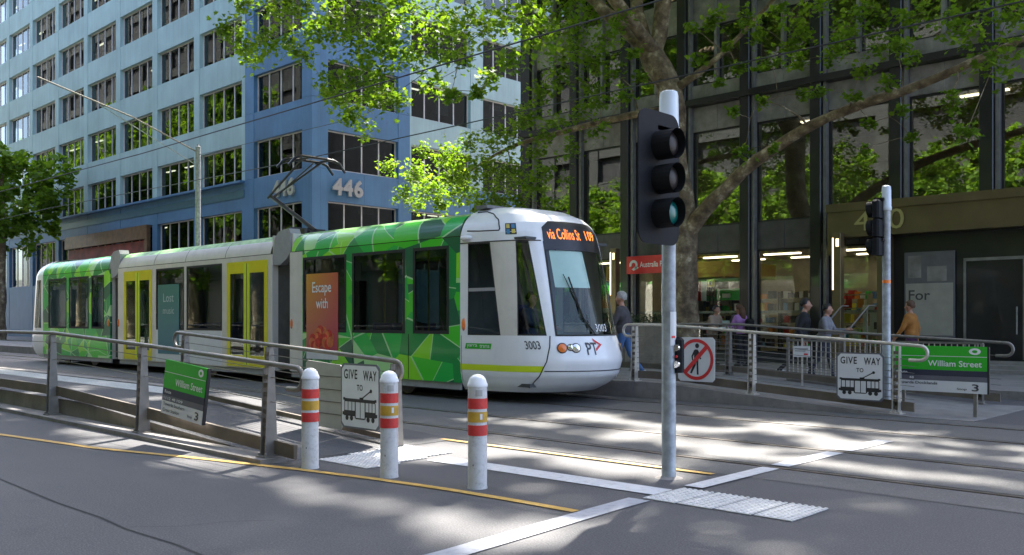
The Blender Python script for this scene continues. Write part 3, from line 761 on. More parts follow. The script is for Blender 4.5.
def office_window(f, a, wd, z, h, n=4, seed=0):
    def fr():
        mb = MB(); t = .07
        for i in range(n + 1): lbox(f, t, .24, .34, h, 0, i * (wd - t) / n, 0, mb)
        lbox(f, wd, .245, .335, .07, 0, 0, 0, mb); return lbox(f, wd, .245, .335, .06, 0, 0, h - .06, mb)
    wn_ = inst('wf%.2f_%.2f' % (wd, h), fr, 'window', bb, f, a, z, M['mullion'])
    pw = (wd - .07) / n - .07
    for i in range(n):
        inst('pn%.2f_%.2f' % (pw, h), lambda: lbox(f, pw, .28, .29, h - .13, 0, 0, 0), 'pane', wn_, f, a + .07 + i * (pw + .07), z + .07, M['bglass'])
    rs = random.Random(seed)
    if rs.random() < .55:
        hh = rs.choice((.3, .5, .9, 1.3)); i = rs.randrange(n)
        inst('bl%.2f%.2f' % (pw, hh), lambda: lbox(f, pw * .95, .62, .64, hh, 0, 0, 0), 'blind', wn_, f, a + .1 + i * (pw + .07), z + h - .1 - hh, M['blinds'])
    if rs.random() < .3:
        inst('tl', lambda: lbox(f, 1.1, 1.6, 1.75, .05, 0, 0, 0), 'ceiling_light', wn_, f, a + rs.uniform(.3, wd - 1.4), z + h + .05, M['tubelight'])
def bay(f, a0, a1, cw0, cw1, mlow, mup, floors, seed, lead=0):
    wa, wb = a0 + cw0, a1 - cw1
    for fl in range(-1, floors):
        z = 9.12 + H * fl
        zw0, zw1 = (4.2, 7.5) if fl < 0 else (z, z + 2.0)
        zt = 9.12 if fl < 0 else z + H
        m_ = mlow if fl < 0 else mup
        zc = .1 if fl < 0 else z
        for a, wd in ((a0, cw0), (wb, cw1)):
            if wd > .02: inst('col%.2f%d' % (wd, fl < 0), lambda: lbox(f, wd, .0, .5, zt - zc - .015, 0, 0, 0), 'column_panel', bb, f, a, zc, m_)
        half = (wb - wa) / 2
        for k in range(2): inst('sp%.2f%d' % (half, fl < 0), lambda: lbox(f, half - .012, .015, .5, zt - zw1 - .015, 0, 0, 0), 'spandrel_panel', bb, f, wa + k * half + .006, zw1, m_)
        if fl < 0: inst('sl%.2f' % (wb - wa), lambda: lbox(f, wb - wa, .015, .5, 4.1, 0, 0, 0), 'spandrel_panel', bb, f, wa, .1, m_)
        office_window(f, wa, wb - wa, zw0, zw1 - zw0, 4, seed * 31 + fl)
NFL = 6
edges = [-44.88 - 5.5 * i for i in range(9)]
for i in range(8): bay(face_a, edges[i+1], edges[i], .34, .34, M['blue'], M['teal'], NFL, i)
bay(face_a, -44.88 + .002, XB - .002, .9, .9, M['blue'], M['blue'], NFL, 20)
bay(face_d, YB + .502, 32.0, .45, .8, M['blue'], M['blue'], 4, 30)
bay(face_d, 32.004, 37.1, .1, .5, M['blue'], M['teal'], 4, 31); bay(face_d, 37.104, 42.4, .5, .5, M['blue'], M['teal'], 4, 32); bay(face_d, 42.404, 47.9, .5, .5, M['blue'], M['teal'], 4, 33)
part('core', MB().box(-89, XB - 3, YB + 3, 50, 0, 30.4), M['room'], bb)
fl_ = MB()
for k in range(-1, NFL + 1):
    z = 9.12 + H * k - 1.0
    if z > 0: fl_.box(-88.8, XB - .52, YB + .52, YB + 3, z, z + .25)
    if z > 0 and k < 5: fl_.box(XB - 3, XB - .52, YB + 3, 47.8, z, z + .25)
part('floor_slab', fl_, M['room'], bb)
part('parapet', MB().box(-88.9, XB, YB, YB + .6, 9.12 + H * NFL, 31.2), M['teal'], bb)
part('side_wall', MB().box(XB - .5, XB - .01, YB + .5, 48, 9.12 + H * 4, 31), M['teal'], bb)
part('ledge', MB().box(-88.9, -44.9, YB - .32, YB, 8.98, 9.1), M['blue'], bb)
M['stripe'] = mat('dark_teal_stripe', (.05, .12, .15, 1), .4)
part('fascia_stripe', MB().box(-88.9, -44.95, YB - .03, YB - .001, 8.2, 8.62), M['stripe'], bb)
cn = part('canopy_fascia', MB().box(-70, -56.4, YB - .3, YB - .035, 6.65, 7.52), M['bronze'], bb)
part('canopy_jamb', MB().box(-56.75, -56.4, YB - .28, YB - .035, .1, 6.65), M['bronze'], cn)
M['redroom'] = mat('red_shopfront', (.2, .03, .025, 1), .6, var=.5, scale=1.4)
part('shopfront', MB().box(-70, -56.76, YB - .04, YB - .02, 4.2, 6.6), M['redroom'], cn)
def numerals(f, a0, a1, z0, z1, rev=False):
    mb = MB()
    nm = part('numeral', mb, M['bletter'], bb)
    v, fc, x0, x1, y0, y1 = text('446', .035, 'LEFT', 1.1)
    b2 = MB(); n = len(v)
    for d in (-.14, -.02):
        for x, y in v: b2.v.append(f(a0 + (x - x0) / (x1 - x0) * (a1 - a0), d, z0 + (y - y0) / (y1 - y0) * (z1 - z0)))
    for q in fc: b2.f.append(q); b2.m.append(0)
    ed = {}
    for q in fc:
        for i in range(len(q)):
            e = (q[i], q[(i+1) % len(q)]); ed[e] = 1
    for a, b in ed:
        if (b, a) not in ed: b2.f.append((a, b, n + b, n + a)); b2.m.append(0)
    nm.data = b2.mesh('numeral', M['bletter'], origin(bb))
numerals(face_d, 26.85, 28.75, 7.82, 8.72)
numerals(face_a, -41.9, -39.9, 7.85, 8.75)

# ------------------------------------------------------------ dark glazed building with columns
M['colblk'] = mat('black_column', (.018, .018, .022, 1), .35, .2, var=.25, scale=2, coat=.2)
M['fin'] = mat('grey_fin', (.24, .24, .25, 1), .4, .4, var=.2)
M['spand'] = mat('grey_granite_panel', (.23, .22, .22, 1), .45, var=.4, scale=2.2, dirt=.25, streak=.35)
M['spdark'] = mat('charcoal_panel', (.065, .065, .07, 1), .5, var=.3, scale=2, dirt=.2)
M['sglass'] = glass('shop_glass', (.88, .9, .85, 1), 1.5, .005, .03, .008)
M['dglass'] = glass('upper_glass', (.66, .68, .64, 1), 1.5, .005, .12, .008)
M['ochre'] = mat('ochre_bulkhead', (.36, .24, .07, 1), .7, var=.1)
M['shopwall'] = mat('shop_wall', (.40, .37, .28, 1), .8, var=.3, scale=1.5)
M['shopfloor'] = mat('shop_floor', (.12, .11, .1, 1), .5)
M['portal'] = mat('bronze_portal', (.15, .115, .065, 1), .38, .5, var=.15, scale=1.5)
YD = 25.7
db = thing('office_building', 'dark glazed building with black columns and grey granite bands, numbered 440', 'building', (-13, YD, 0))
CX = [-23.58 + 2.315 * i for i in range(11)]
colm = MB().cbox(-.17, .17, -.34, 0, 0, 17.8, .02).mesh('column', M['colblk'])
finm = MB().box(0, .09, -.22, 0, 0, 17.8).mesh('fin', M['fin'])
for x in CX:
    add('column', colm, db, Vector((x, YD, .1)) - origin(db))
    add('column_fin', finm, db, Vector((x + .19, YD, .1)) - origin(db))
W_ = 2.315 - .34 - .11
def pane_set(z0, z1, m_, nm, half=False):
    n = 2 if half else 1
    wd = W_ / n
    t = .06
    fr = MB().box(0, t, -.02, .08, 0, z1-z0).box(wd - t, wd, -.02, .08, 0, z1-z0).box(t, wd - t, -.02, .08, 0, t).box(t, wd - t, -.02, .08, z1-z0-t, z1-z0).mesh('window', M['blackm'])
    pn = MB().box(t, wd - t, .02, .032, t, z1 - z0 - t).mesh('pane', m_)
    for x in CX[:-1]:
        for k in range(n):
            w2 = add('window', fr, db, Vector((x + .28 + k * wd, YD, z0)) - origin(db)); add('pane', pn, w2)
def panel_set(z0, z1, m_, d=-.05, half=True):
    wd = W_ / (2 if half else 1)
    pm_ = MB().cbox(.004, wd - .004, d, .1, 0, z1 - z0, .008).mesh('granite_panel', m_)
    for x in CX[:-1]:
        for k in range(2 if half else 1): add('granite_panel', pm_, db, Vector((x + .28 + k * wd, YD, z0)) - origin(db))
pane_set(.45, 3.66, M['sglass'], 'shop'); panel_set(.1, .45, M['spdark'], -.02, False)
panel_set(3.662, 4.5, M['spdark'])
pane_set(4.502, 7.62, M['dglass'], 'upper'); panel_set(7.622, 8.42, M['spand'], -.06)
part('band', MB().box(CX[0] - .3, CX[-1], YD - .42, YD + .1, 8.43, 8.62), M['colblk'], db)
panel_set(8.63, 9.12, M['spand'], -.12)
pane_set(9.122, 11.0, M['dglass'], 'upper', True); panel_set(11.002, 12.1, M['spand']); pane_set(12.102, 14.1, M['dglass'], 'upper', True); panel_set(14.102, 15.2, M['spand']); pane_set(15.202, 17.2, M['dglass'], 'upper'); panel_set(17.202, 17.9, M['spand'], -.05, False)
fin2 = MB().box(-.05, .05, -.2, 0, 0, 8.7).mesh('fin', M['fin'])
for x in CX[:-1]: add('mullion_fin', fin2, db, Vector((x + .28 + W_ / 2, YD, 9.12)) - origin(db))
part('corner_wall', MB().box(CX[0] - .32, CX[0] - .17, YD - .3, 45, .1, 18.0), M['colblk'], db)
part('roof_slab', MB().box(CX[0] - .3, CX[-1], YD + .1, 45, 17.7, 17.95), M['spdark'], db)
part('tower', MB().box(CX[0] - .3, 5, 34, 60, .1, 26), M['colblk'], db)  # unseen setback block, added so the blue building's glass mirrors less bright sky
part('shop_floor', MB().box(CX[0], CX[-1], YD + .1, 34, .14, .2), M['shopfloor'], db)
for z in (3.75, 8.1, 11.6, 14.7): part('ceiling', MB().box(CX[0], CX[-1], YD + .1, 34, z, z + .3), M['shopwall'], db)
part('back_wall', MB().box(CX[0], CX[-1], 32, 32.2, .2, 17.7), M['shopwall'], db)
for x in (CX[2] + .1, CX[6] + .2): part('partition', MB().box(x, x + .12, YD + .3, 32, .2, 3.74), M['shopwall'], db)
for x, y, z in [(xx, yy, zz) for zz in (3.7,) for xx in (-22.6, -20.2, -17.8, -15.4, -13, -10.8) for yy in (26.6, 28.6, 30.6)] + [(xx, 28.5, 8.05) for xx in (-20, -14, -9)]:
    part('ceiling_light', MB().box(x, x + 1.3, y, y + .18, z, z + .04), M['tubelight'], db)
part('window_rail', MB().box(CX[2] + .3, CX[6] - .1, YD + .12, YD + .17, 1.68, 1.76), M['galv'], db)
part('bulkhead', MB().box(-12.3, -3, 27.2, 31, 6.2, 7.0), M['ochre'], db)
part('bulkhead', MB().box(-21.3, -16.2, 27.4, 31, 2.95, 3.5), M['ochre'], db)
# portal with the street number
po = part('portal', MB().box(-11.35, -4.2, YD - .95, YD - .36, 3.78, 4.72).box(-11.35, -11.05, YD - .94, YD - .37, 3.3, 3.78).box(-9.95, -9.7, YD - .93, YD - .37, .15, 3.78).box(-4.6, -4.2, YD - .94, YD - .37, .15, 3.78), M['portal'], db)
part('portal_trim', MB().box(-11.36, -4.19, YD - 1.02, YD - .951, 4.5, 4.725), M['portal'], po)
M['gold'] = mat('gold_letter', (.5, .42, .26, 1), .3, .7, var=.05)
pn = MB()
for d in (-1.0, -.985): put_text(pn, '440', (-10.55, -9.2, 3.92, 4.46), lambda a, b: (a, YD + d, b), 0, .0)
part('numeral', pn, M['gold'], po)
part('entry_dark_sheet', MB().box(-9.69, -4.61, YD - .36, YD - .33, .16, 3.77), M['colblk'], db)  # flat dark sheet standing in for the shaded depth of the doorway
M['stone'] = mat('step_stone', (.24, .23, .22, 1), .8, var=.15, scale=3)
for i in range(3): part('entry_step', MB().box(-11.6, -4, 23.9 + i * .32, YD - 1.1, .152 + i * .1, .25 + i * .1), M['stone'], db)

# ------------------------------------------------------------ building across the street, behind the viewpoint
M['brick'] = mat('brown_stone', (.026, .027, .026, 1), .8, var=.25, scale=1.2)
M['darkshop'] = mat('dark_shopfront', (.03, .032, .035, 1), .3, var=.4, scale=.8)
ob = thing('office_building', 'brown stone building across the street, seen only as reflections in the glass', 'building', (-30, -10.5, .14))
part('core', MB().box(-95, 30, -22, -11.0, .14, 29), M['room'], ob)
for i in range(26): part('pier', MB().box(-95 + i * 5, -94.1 + i * 5, -11.2, -10.5, .14, 29.2), M['brick'], ob)
for k in range(7): part('spandrel', MB().box(-94.9, 30, -11.15, -10.62, 4.4 + k * 3.7, 6.0 + k * 3.7), M['brick'], ob)
part('shopfront', MB().box(-94.9, 30, -11.05, -10.9, .14, 4.4), M['darkshop'], ob)

tw = thing('office_building', 'unseen dark tower added farther along the street, to darken reflections in the glass', 'building', (-135, -10.5, .14))  # added so the blue building's windows mirror a dark facade, not sky
part('core', MB().box(-190, -96, -30, -11, .14, 72), M['room'], tw)
for i in range(20): part('pier', MB().box(-190 + i * 4.9, -189 + i * 4.9, -11.2, -10.5, .14, 72.2), M['brick'], tw)
for k in range(18): part('spandrel', MB().box(-189.9, -96.1, -11.15, -10.62, 4.4 + k * 3.7, 5.6 + k * 3.7), M['brick'], tw)
dr = part('entry_door', MB().box(-7.9, -7.84, YD - .4, YD - .37, .46, 3.0).box(-6.5, -6.44, YD - .4, YD - .37, .46, 3.0).box(-5.1, -5.04, YD - .4, YD - .37, .46, 3.0).box(-7.9, -5.04, YD - .395, YD - .375, 3.0, 3.08), M['fin'], db)
part('door_handle', MB().tube([(-6.62, YD - .46, 1.1), (-6.62, YD - .46, 1.8)], .02, 8), M['galv'], dr); part('door_handle', MB().tube([(-6.3, YD - .46, 1.1), (-6.3, YD - .46, 1.8)], .02, 8), M['galv'], dr)
# ------------------------------------------------------------ railings
def railing(label, Y, x0, x1, posts, zg, top, cables, mpost, mrail, group, beam=None, ends=(True, True), base_z=None):
    t = thing('railing', label, 'railing', ((x0 + x1) / 2, Y, 0), group)
    n = 10
    # handrail with returned ends
    def end(x, sg):
        z = zg(x) + top; o = []
        for a in range(0, 181, 20): o.append((x + sg * .11 * math.sin(R(a)), Y, z - .11 + .11 * math.cos(R(a))))
        o.append((x - sg * .16, Y, z - .22)); return o
    pts = [(x, Y, zg(x) + top) for x in frange(x0, x1, n)]
    if ends[1]: pts = pts[:-1] + end(x1, 1)
    if ends[0]: pts = list(reversed(end(x0, -1))) + pts[1:]
    part('handrail', MB().tube(pts, .027, 10), mrail, t, True)
    for x in posts:
        b = base_z(x) if base_z else zg(x); h = zg(x) + top - .03
        mb = MB()
        for s in (-1, 1): mb.prism([(-.075, b), (.075, b), (.035, h), (-.035, h)], lambda a, z: (x + s * .045 - .006, Y + a, z), lambda a, z: (x + s * .045 + .006, Y + a, z))
        p = part('post', mb, mpost, t)
        sp = MB()
        for k in range(9):
            z = b + .08 + k * (h - b - .1) / 9
            sp.box(x - .038, x + .038, Y - .035, Y + .035, z, z + .045)
        part('spacer', sp, M['tan'] if beam else mpost, p)['kind'] = 'stuff'
        bp = part('base_plate', MB().box(x - .09, x + .09, Y - .1, Y + .1, b + .002, b + .016), mpost, p)
        part('bolt', MB().lathe((x - .065, Y - .075, b + .016), [(.014, 0), (.014, .025), (.006, .03)], 6).lathe((x + .065, Y - .075, b + .016), [(.014, 0), (.014, .025), (.006, .03)], 6), mpost, bp)
        part('bracket', MB().box(x - .03, x + .03, Y - .02, Y + .02, h - .002, h + .028), mpost, p)
    for k in cables:
        part('cable', MB().tube([(x, Y, zg(x) + k) for x in frange(x0 + .05, x1 - .08, n)], .005, 5), M['stain'], t)
    if beam:
        mb = MB()
        xs = frange(x0 + .05, x1 - .1, n)
        for a, b in zip(xs, xs[1:]): mb.prism([(a, zg(a) + beam[0]), (b, zg(b) + beam[0]), (b, zg(b) + beam[1]), (a, zg(a) + beam[1])], lambda x, z: (x, Y + .035, z), lambda x, z: (x, Y + .075, z))
        part('kick_beam', mb, M['tan'], t)
    return t
CAB = [.25 + .1 * i for i in range(7)]
railing('steel railing along the road edge carrying the green stop sign', 5.0, -40, -7.75, [-38.8 + 3.05 * i + .14 for i in range(10)] + [-8.26], zn, .985, [.6, .85], M['stain'], M['stain'], 'platform railings', (.06, .2), (False, True), lambda x: .05)
rb = railing('steel railing beside the track behind the white bollards, with grey panel', 6.55, -13.45, -8.12, [-13.2, -10.8, -8.12], zn, .985, CAB, M['stain'], M['stain'], 'platform railings', (.05, .11))
pm = MB(); a, b = -9.86, -9.08
pm.prism([(a + .03, .14), (b - .03, .12), (b, .16), (b, .87), (b - .04, .91), (a + .04, .95), (a, .91), (a, .2)], lambda x, z: (x, 6.50, z), lambda x, z: (x, 6.512, z))
M['panelgrey'] = mat('panel_grey', (.36, .35, .33, 1), .5, .2, var=.1, scale=3)
pn_ = part('screen_panel', pm, M['panelgrey'], rb)
part('panel_strip', MB().box(a+.02, b-.02, 6.492, 6.499, .30, .306).box(a+.02, b-.02, 6.492, 6.499, .45, .456).box(a+.02, b-.02, 6.492, 6.499, .6, .606).box(a+.02, b-.02, 6.492, 6.499, .76, .766), M['blackm'], pn_)
railing('pale steel railing on the far ramp holding the two warning signs', 14.05, -10.4, -5.0, [-10.24, -7.78, -5.34], zf, 1.07, CAB, M['stain_l'], M['stain_l'], 'platform railings', (.06, .2))
railing('back railing of the far platform beyond the ramp', 16.9, -30, -4.6, [-29.5 + 2.45 * i for i in range(11)], zf, 1.07, CAB, M['stain'], M['stain'], 'platform railings', (.06, .2))
# barred fence behind the far ramp
bf = thing('barred_fence', 'short fence of thin upright bars behind the far ramp railing', 'fence', (-7.2, 17.6, 0))
part('top_bar', MB().box(-8.9, -5.2, 17.58, 17.62, 1.02, 1.06), M['stain'], bf); part('bottom_bar', MB().box(-8.9, -5.2, 17.58, 17.62, .2, .24), M['stain'], bf)
brm = MB().box(-.008, .008, -.008, .008, .24, 1.02).mesh('bar', M['stain_l'])
for i in range(38): add('bar', brm, bf, (-8.9 + 7.2 + i * .1, 0, 0))
for x in (-8.92, -5.18): part('post', MB().box(x - .025, x + .025, 17.575, 17.625, .001, 1.1), M['stain'], bf)

# ------------------------------------------------------------ signs
def sq_sign(label, x0, x1, z0, z1, Y, draw, frame=None, tilt=0):
    cx, cz = (x0 + x1) / 2, (z0 + z1) / 2
    t = thing('road_sign', label, 'sign', (cx, Y, z0), None)
    hw, hh = (x1 - x0) / 2, (z1 - z0) / 2; c = .05
    def rr(s): return [(x0+c+s, z0+s), (x1-c-s, z0+s), (x1-s, z0+c+s), (x1-s, z1-c-s), (x1-c-s, z1-s), (x0+c+s, z1-s), (x0+s, z1-c-s), (x0+s, z0+c+s)]
    pl = part('plate', MB().prism(rr(0), lambda x, z: (x, Y, z), lambda x, z: (x, Y + .012, z)), frame or M['signwhite'], t)
    if frame: part('plate_face', MB().prism(rr(.022), lambda x, z: (x, Y - .002, z), lambda x, z: (x, Y + .004, z)), M['signwhite'], t)
    part('bracket', MB().box(cx - .25, cx - .2, Y + .013, Y + .08, z0 + .1, z1 - .1).box(cx + .2, cx + .25, Y + .013, Y + .08, z0 + .1, z1 - .1), M['stain'], t)
    draw(t, lambda a, b, o=.004: (cx + a * hw, Y - o, cz + b * hh))
    return t
def give_way(t, f):
    part('lettering', put_text(MB(), 'GIVE', (-.82, -.12, .52, .82), f, 0, .02, 1.15), M['signblack'], t)
    mb = put_text(MB(), 'WAY', (.18, .86, .5, .8), f, 0, .02, 1.15)
    part('lettering', put_text(MB(), 'TO', (-.14, .16, .18, .36), f, 0, .02, 1.1), M['signblack'], t)
    part('lettering', mb, M['signblack'], t)
    g = MB()
    def q(a0, a1, b0, b1): g.face([f(a0,b0), f(a1,b0), f(a1,b1), f(a0,b1)])
    q(-.8,.8,-.18,-.08); q(-.86,-.76,-.14,-.06); q(.76,.86,-.14,-.06); q(-.82,-.24,-.62,-.45); q(.3,.82,-.62,-.45); q(-.9,-.82,-.6,-.5); q(.82,.9,-.6,-.5)
    for a in (-.8, -.62, -.42): q(a, a + .035, -.45, -.18)
    q(-.25,-.2,-.68,-.18); q(.02,.05,-.68,-.18); q(.26,.31,-.68,-.18); q(-.2,.26,-.70,-.66)
    for a in (.46, .62, .78): q(a, a + .035, -.45, -.18)
    for a in (-.66, -.42, .44, .68): disc(g, (a, -.68), 0, .085, f, 12)
    g.face([f(.04,-.08), f(.12,-.08), f(.58,.17), f(.55,.2)]); disc(g, (.58,.19), 0, .06, f, 10); q(.0,.2,-.09,-.03)
    part('tram_symbol', g, M['signblack'], t)
sq_sign('square white sign reading GIVE WAY TO over a tram, on the far ramp railing', -6.25, -5.5, .2, .95, 13.96, give_way, M['signgrey'])
sq_sign('square GIVE WAY TO tram sign half hidden behind a white bollard', -9.05, -8.3, .17, .94, 6.46, give_way, M['signgrey'])
def no_walk(t, f):
    def man(x0, s=1):
        return lambda a, b, o=.004: f(a, b, o)
    g = MB()
    disc(g, (.06, .62), 0, .11, f, 16)
    for poly in ([(-.06,.5),(.1,.5),(.16,.3),(.14,.02),(-.12,.02),(-.12,.3)], [(-.06,.5),(-.12,.46),(-.28,.16),(-.24,-.06),(-.17,-.04),(-.19,.14),(-.1,.28)], [(.1,.5),(.17,.4),(.24,.18),(.32,.04),(.26,-.0),(.16,.14),(.1,.3)],
                 [(-.12,.03),(.02,.03),(-.02,-.3),(-.26,-.72),(-.36,-.68),(-.18,-.3)], [(.0,.03),(.14,.03),(.14,-.3),(.16,-.76),(.05,-.76),(.03,-.3)]):
        g.face([f(a * .9, b * .9) for a, b in poly])
    part('walking_symbol', g, M['signblack'], t)
    r_ = disc(MB(), (0, 0), .78, .93, lambda a, b: f(a, b, .006), 48); part('red_ring', r_, M['signred'], t)
    d = .07
    part('red_slash', MB().face([f(-.57-d,-.57+d,.008), f(-.57+d,-.57-d,.008), f(.57+d,.57-d,.008), f(.57-d,.57+d,.008)]), M['signred'], t)
sq_sign('white no pedestrians sign with red ring, on the far ramp railing', -9.22, -8.46, .36, 1.15, 13.97, no_walk)
# green stop sign, leaning with the ramp
def stop_sign(label, x0, x1, z0, z1, Y, sh, texts, label_z):
    t = thing('stop_sign', label, 'sign', ((x0 + x1) / 2, Y, z0))
    def f(a, b, o=0): return (x0 + a * (x1 - x0) - (1 - b) * sh[0], Y - o, z0 + b * (z1 - z0) - a * sh[1])
    def slab(b0, b1, m_, nm, o): part(nm, MB().prism([(0,b0),(1,b0),(1,b1),(0,b1)], lambda a, b: f(a, b, o), lambda a, b: f(a, b, -.02)), m_, t)
    slab(.48, 1, M['signgreen'], 'name_panel', .0); slab(.352, .478, M['signnavy'], 'route_panel', .0); slab(.247, .35, M['signgrey'], 'number_panel', .0); slab(0, .245, M['signwhite'], 'direction_panel', .0)
    part('divider', MB().face([f(0,.775,.003), f(1,.775,.003), f(1,.785,.003), f(0,.785,.003)]), M['txtwhite'], t)
    part('backing', MB().prism([(.98,0),(1.02,0),(1.02,1),(.98,1)], lambda a, b: f(a, b, -.005), lambda a, b: f(a, b, -.04)), M['signblack'], t)
    for s, box_, d in texts:
        q = part('direction_lettering' if d else 'lettering', put_text(MB(), s, box_, lambda a, b: f(a, b, .004), 0, .012), M['txtdark' if d else 'txtwhite'], t)
        if ' ' in s: q['kind'] = 'stuff'
    e = MB(); disc(e, (.88, .895), 0, .07, lambda a, b: f(.88 + (a - .88) * .85, b, .003), 20); part('emblem', e, M['txtwhite'], t)
    e = MB(); disc(e, (.88, .895), 0, .032, lambda a, b: f(.88 + (a - .88) * .85, b, .005), 12); part('emblem_centre', e, M['signgreen'], t)
    part('bracket', MB().box((x0+x1)/2 - .3, (x0+x1)/2 - .25, Y + .021, Y + .07, z0 + .2, z1 - .05).box((x0+x1)/2 + .2, (x0+x1)/2 + .25, Y + .021, Y + .07, z0 + .15, z1 - .1), M['stain'], t)
    return t
TX = [('William Street', (.3, .95, .56, .69), 0), ('Route', (.06, .22, .39, .45), 0), ('11', (.05, .11, .275, .325), 0), ('12', (.15, .22, .275, .325), 0), ('48', (.26, .34, .275, .325), 0), ('109', (.38, .52, .275, .325), 0),
      ('Towards Southern', (.05, .58, .16, .22), 1), ('Cross Station', (.05, .46, .05, .11), 1), ('Stop', (.66, .78, .05, .11), 1), ('3', (.83, .92, .05, .2), 1)]
stop_sign('green William Street stop sign with white lower panel on the near railing', -10.42, -9.42, .35, .99, 4.93, (.14, .075), TX, 0)
TY = [('William Street', (.4, .95, .56, .69), 0), ('Route', (.06, .18, .39, .45), 0), ('11', (.05, .09, .275, .325), 0), ('48', (.2, .25, .275, .325), 0), ('Towards Docklands', (.05, .5, .16, .22), 1), ('Stop', (.7, .8, .05, .11), 1), ('3', (.85, .92, .05, .2), 1)]
stop_sign('wide green stop sign with white lower panel behind the far ramp railing end', -5.6, -4.2, .36, 1.06, 14.5, (0, .0), TY, 0)
part('stand', MB().box(-5.45, -5.4, 14.53, 14.58, .02, .5).box(-4.4, -4.35, 14.53, 14.58, .002, .5), M['stain'], bpy.data.objects['stop_sign.001'])
ws_ = thing('notice_board', 'small white notice on a thin stake behind the far ramp', 'sign', (-8.03, 16.4, .19))
part('plate', MB().box(-8.2, -7.86, 16.39, 16.405, .75, .96), M['signwhite'], ws_); part('stake', MB().box(-8.045, -8.015, 16.41, 16.43, .19, 1.15), M['stain_l'], ws_)
part('print_line', MB().box(-8.16, -7.9, 16.386, 16.389, .9, .915).box(-8.16, -7.95, 16.386, 16.389, .86, .872), M['signgrey'], ws_); part('red_mark', MB().box(-7.98, -7.9, 16.386, 16.389, .79, .82), M['signred'], ws_)

# ------------------------------------------------------------ bollards
def bollard(x, y, label, sticker):
    t = thing('bollard', label, 'bollard', (x, y, 0), 'white bollards with red and mustard bands')
    r_ = .083
    part('post', MB().lathe((x, y, 0), [(r_+.004, .0), (r_, .03), (r_, .88)], 24), M['bollard'], t, True)
    part('cap', MB().lathe((x, y, .88), [(r_+.006, 0), (r_+.006, .02), (r_*.97, .035), (r_*.86, .065), (r_*.62, .09), (r_*.3, .103), (.002, .106)], 24), M['white'], t, True)
    for z0, z1, m_ in ((.46, .55, 'red'), (.575, .665, 'amber'), (.69, .78, 'red')):
        part('reflective_band', MB().lathe((x, y, 0), [(r_ + .003, z0), (r_ + .003, z1)], 24), M[m_], t, True)
    if sticker:
        a = math.atan2(-y, -x) + .5
        part('sticker', MB().grid(lambda u, v: (x + (r_+.004)*math.cos(a - u), y + (r_+.004)*math.sin(a - u), v), frange(0, .7, 4), [.80, .855]), M['panelgrey'], t)
        part('sticker', MB().grid(lambda u, v: (x + (r_+.006)*math.cos(a - u), y + (r_+.006)*math.sin(a - u), v), frange(0, .25, 3), [.60, .65]), M['signwhite'], t)
    part('scuff', MB().grid(lambda u, v: (x + (r_+.002)*math.cos(math.atan2(-y, -x) - .4 - u), y + (r_+.002)*math.sin(math.atan2(-y, -x) - .4 - u), v), frange(0, .12, 2), [.2, .217]), M['signgrey'], t)
bollard(-7.6, 5.06, 'leftmost white bollard, beside the end of the near railing', False)
bollard(-6.64, 5.28, 'middle white bollard with a grey sticker, before the GIVE WAY sign', True)
bollard(-5.65, 5.46, 'rightmost white bollard, nearest the signal pole', True)

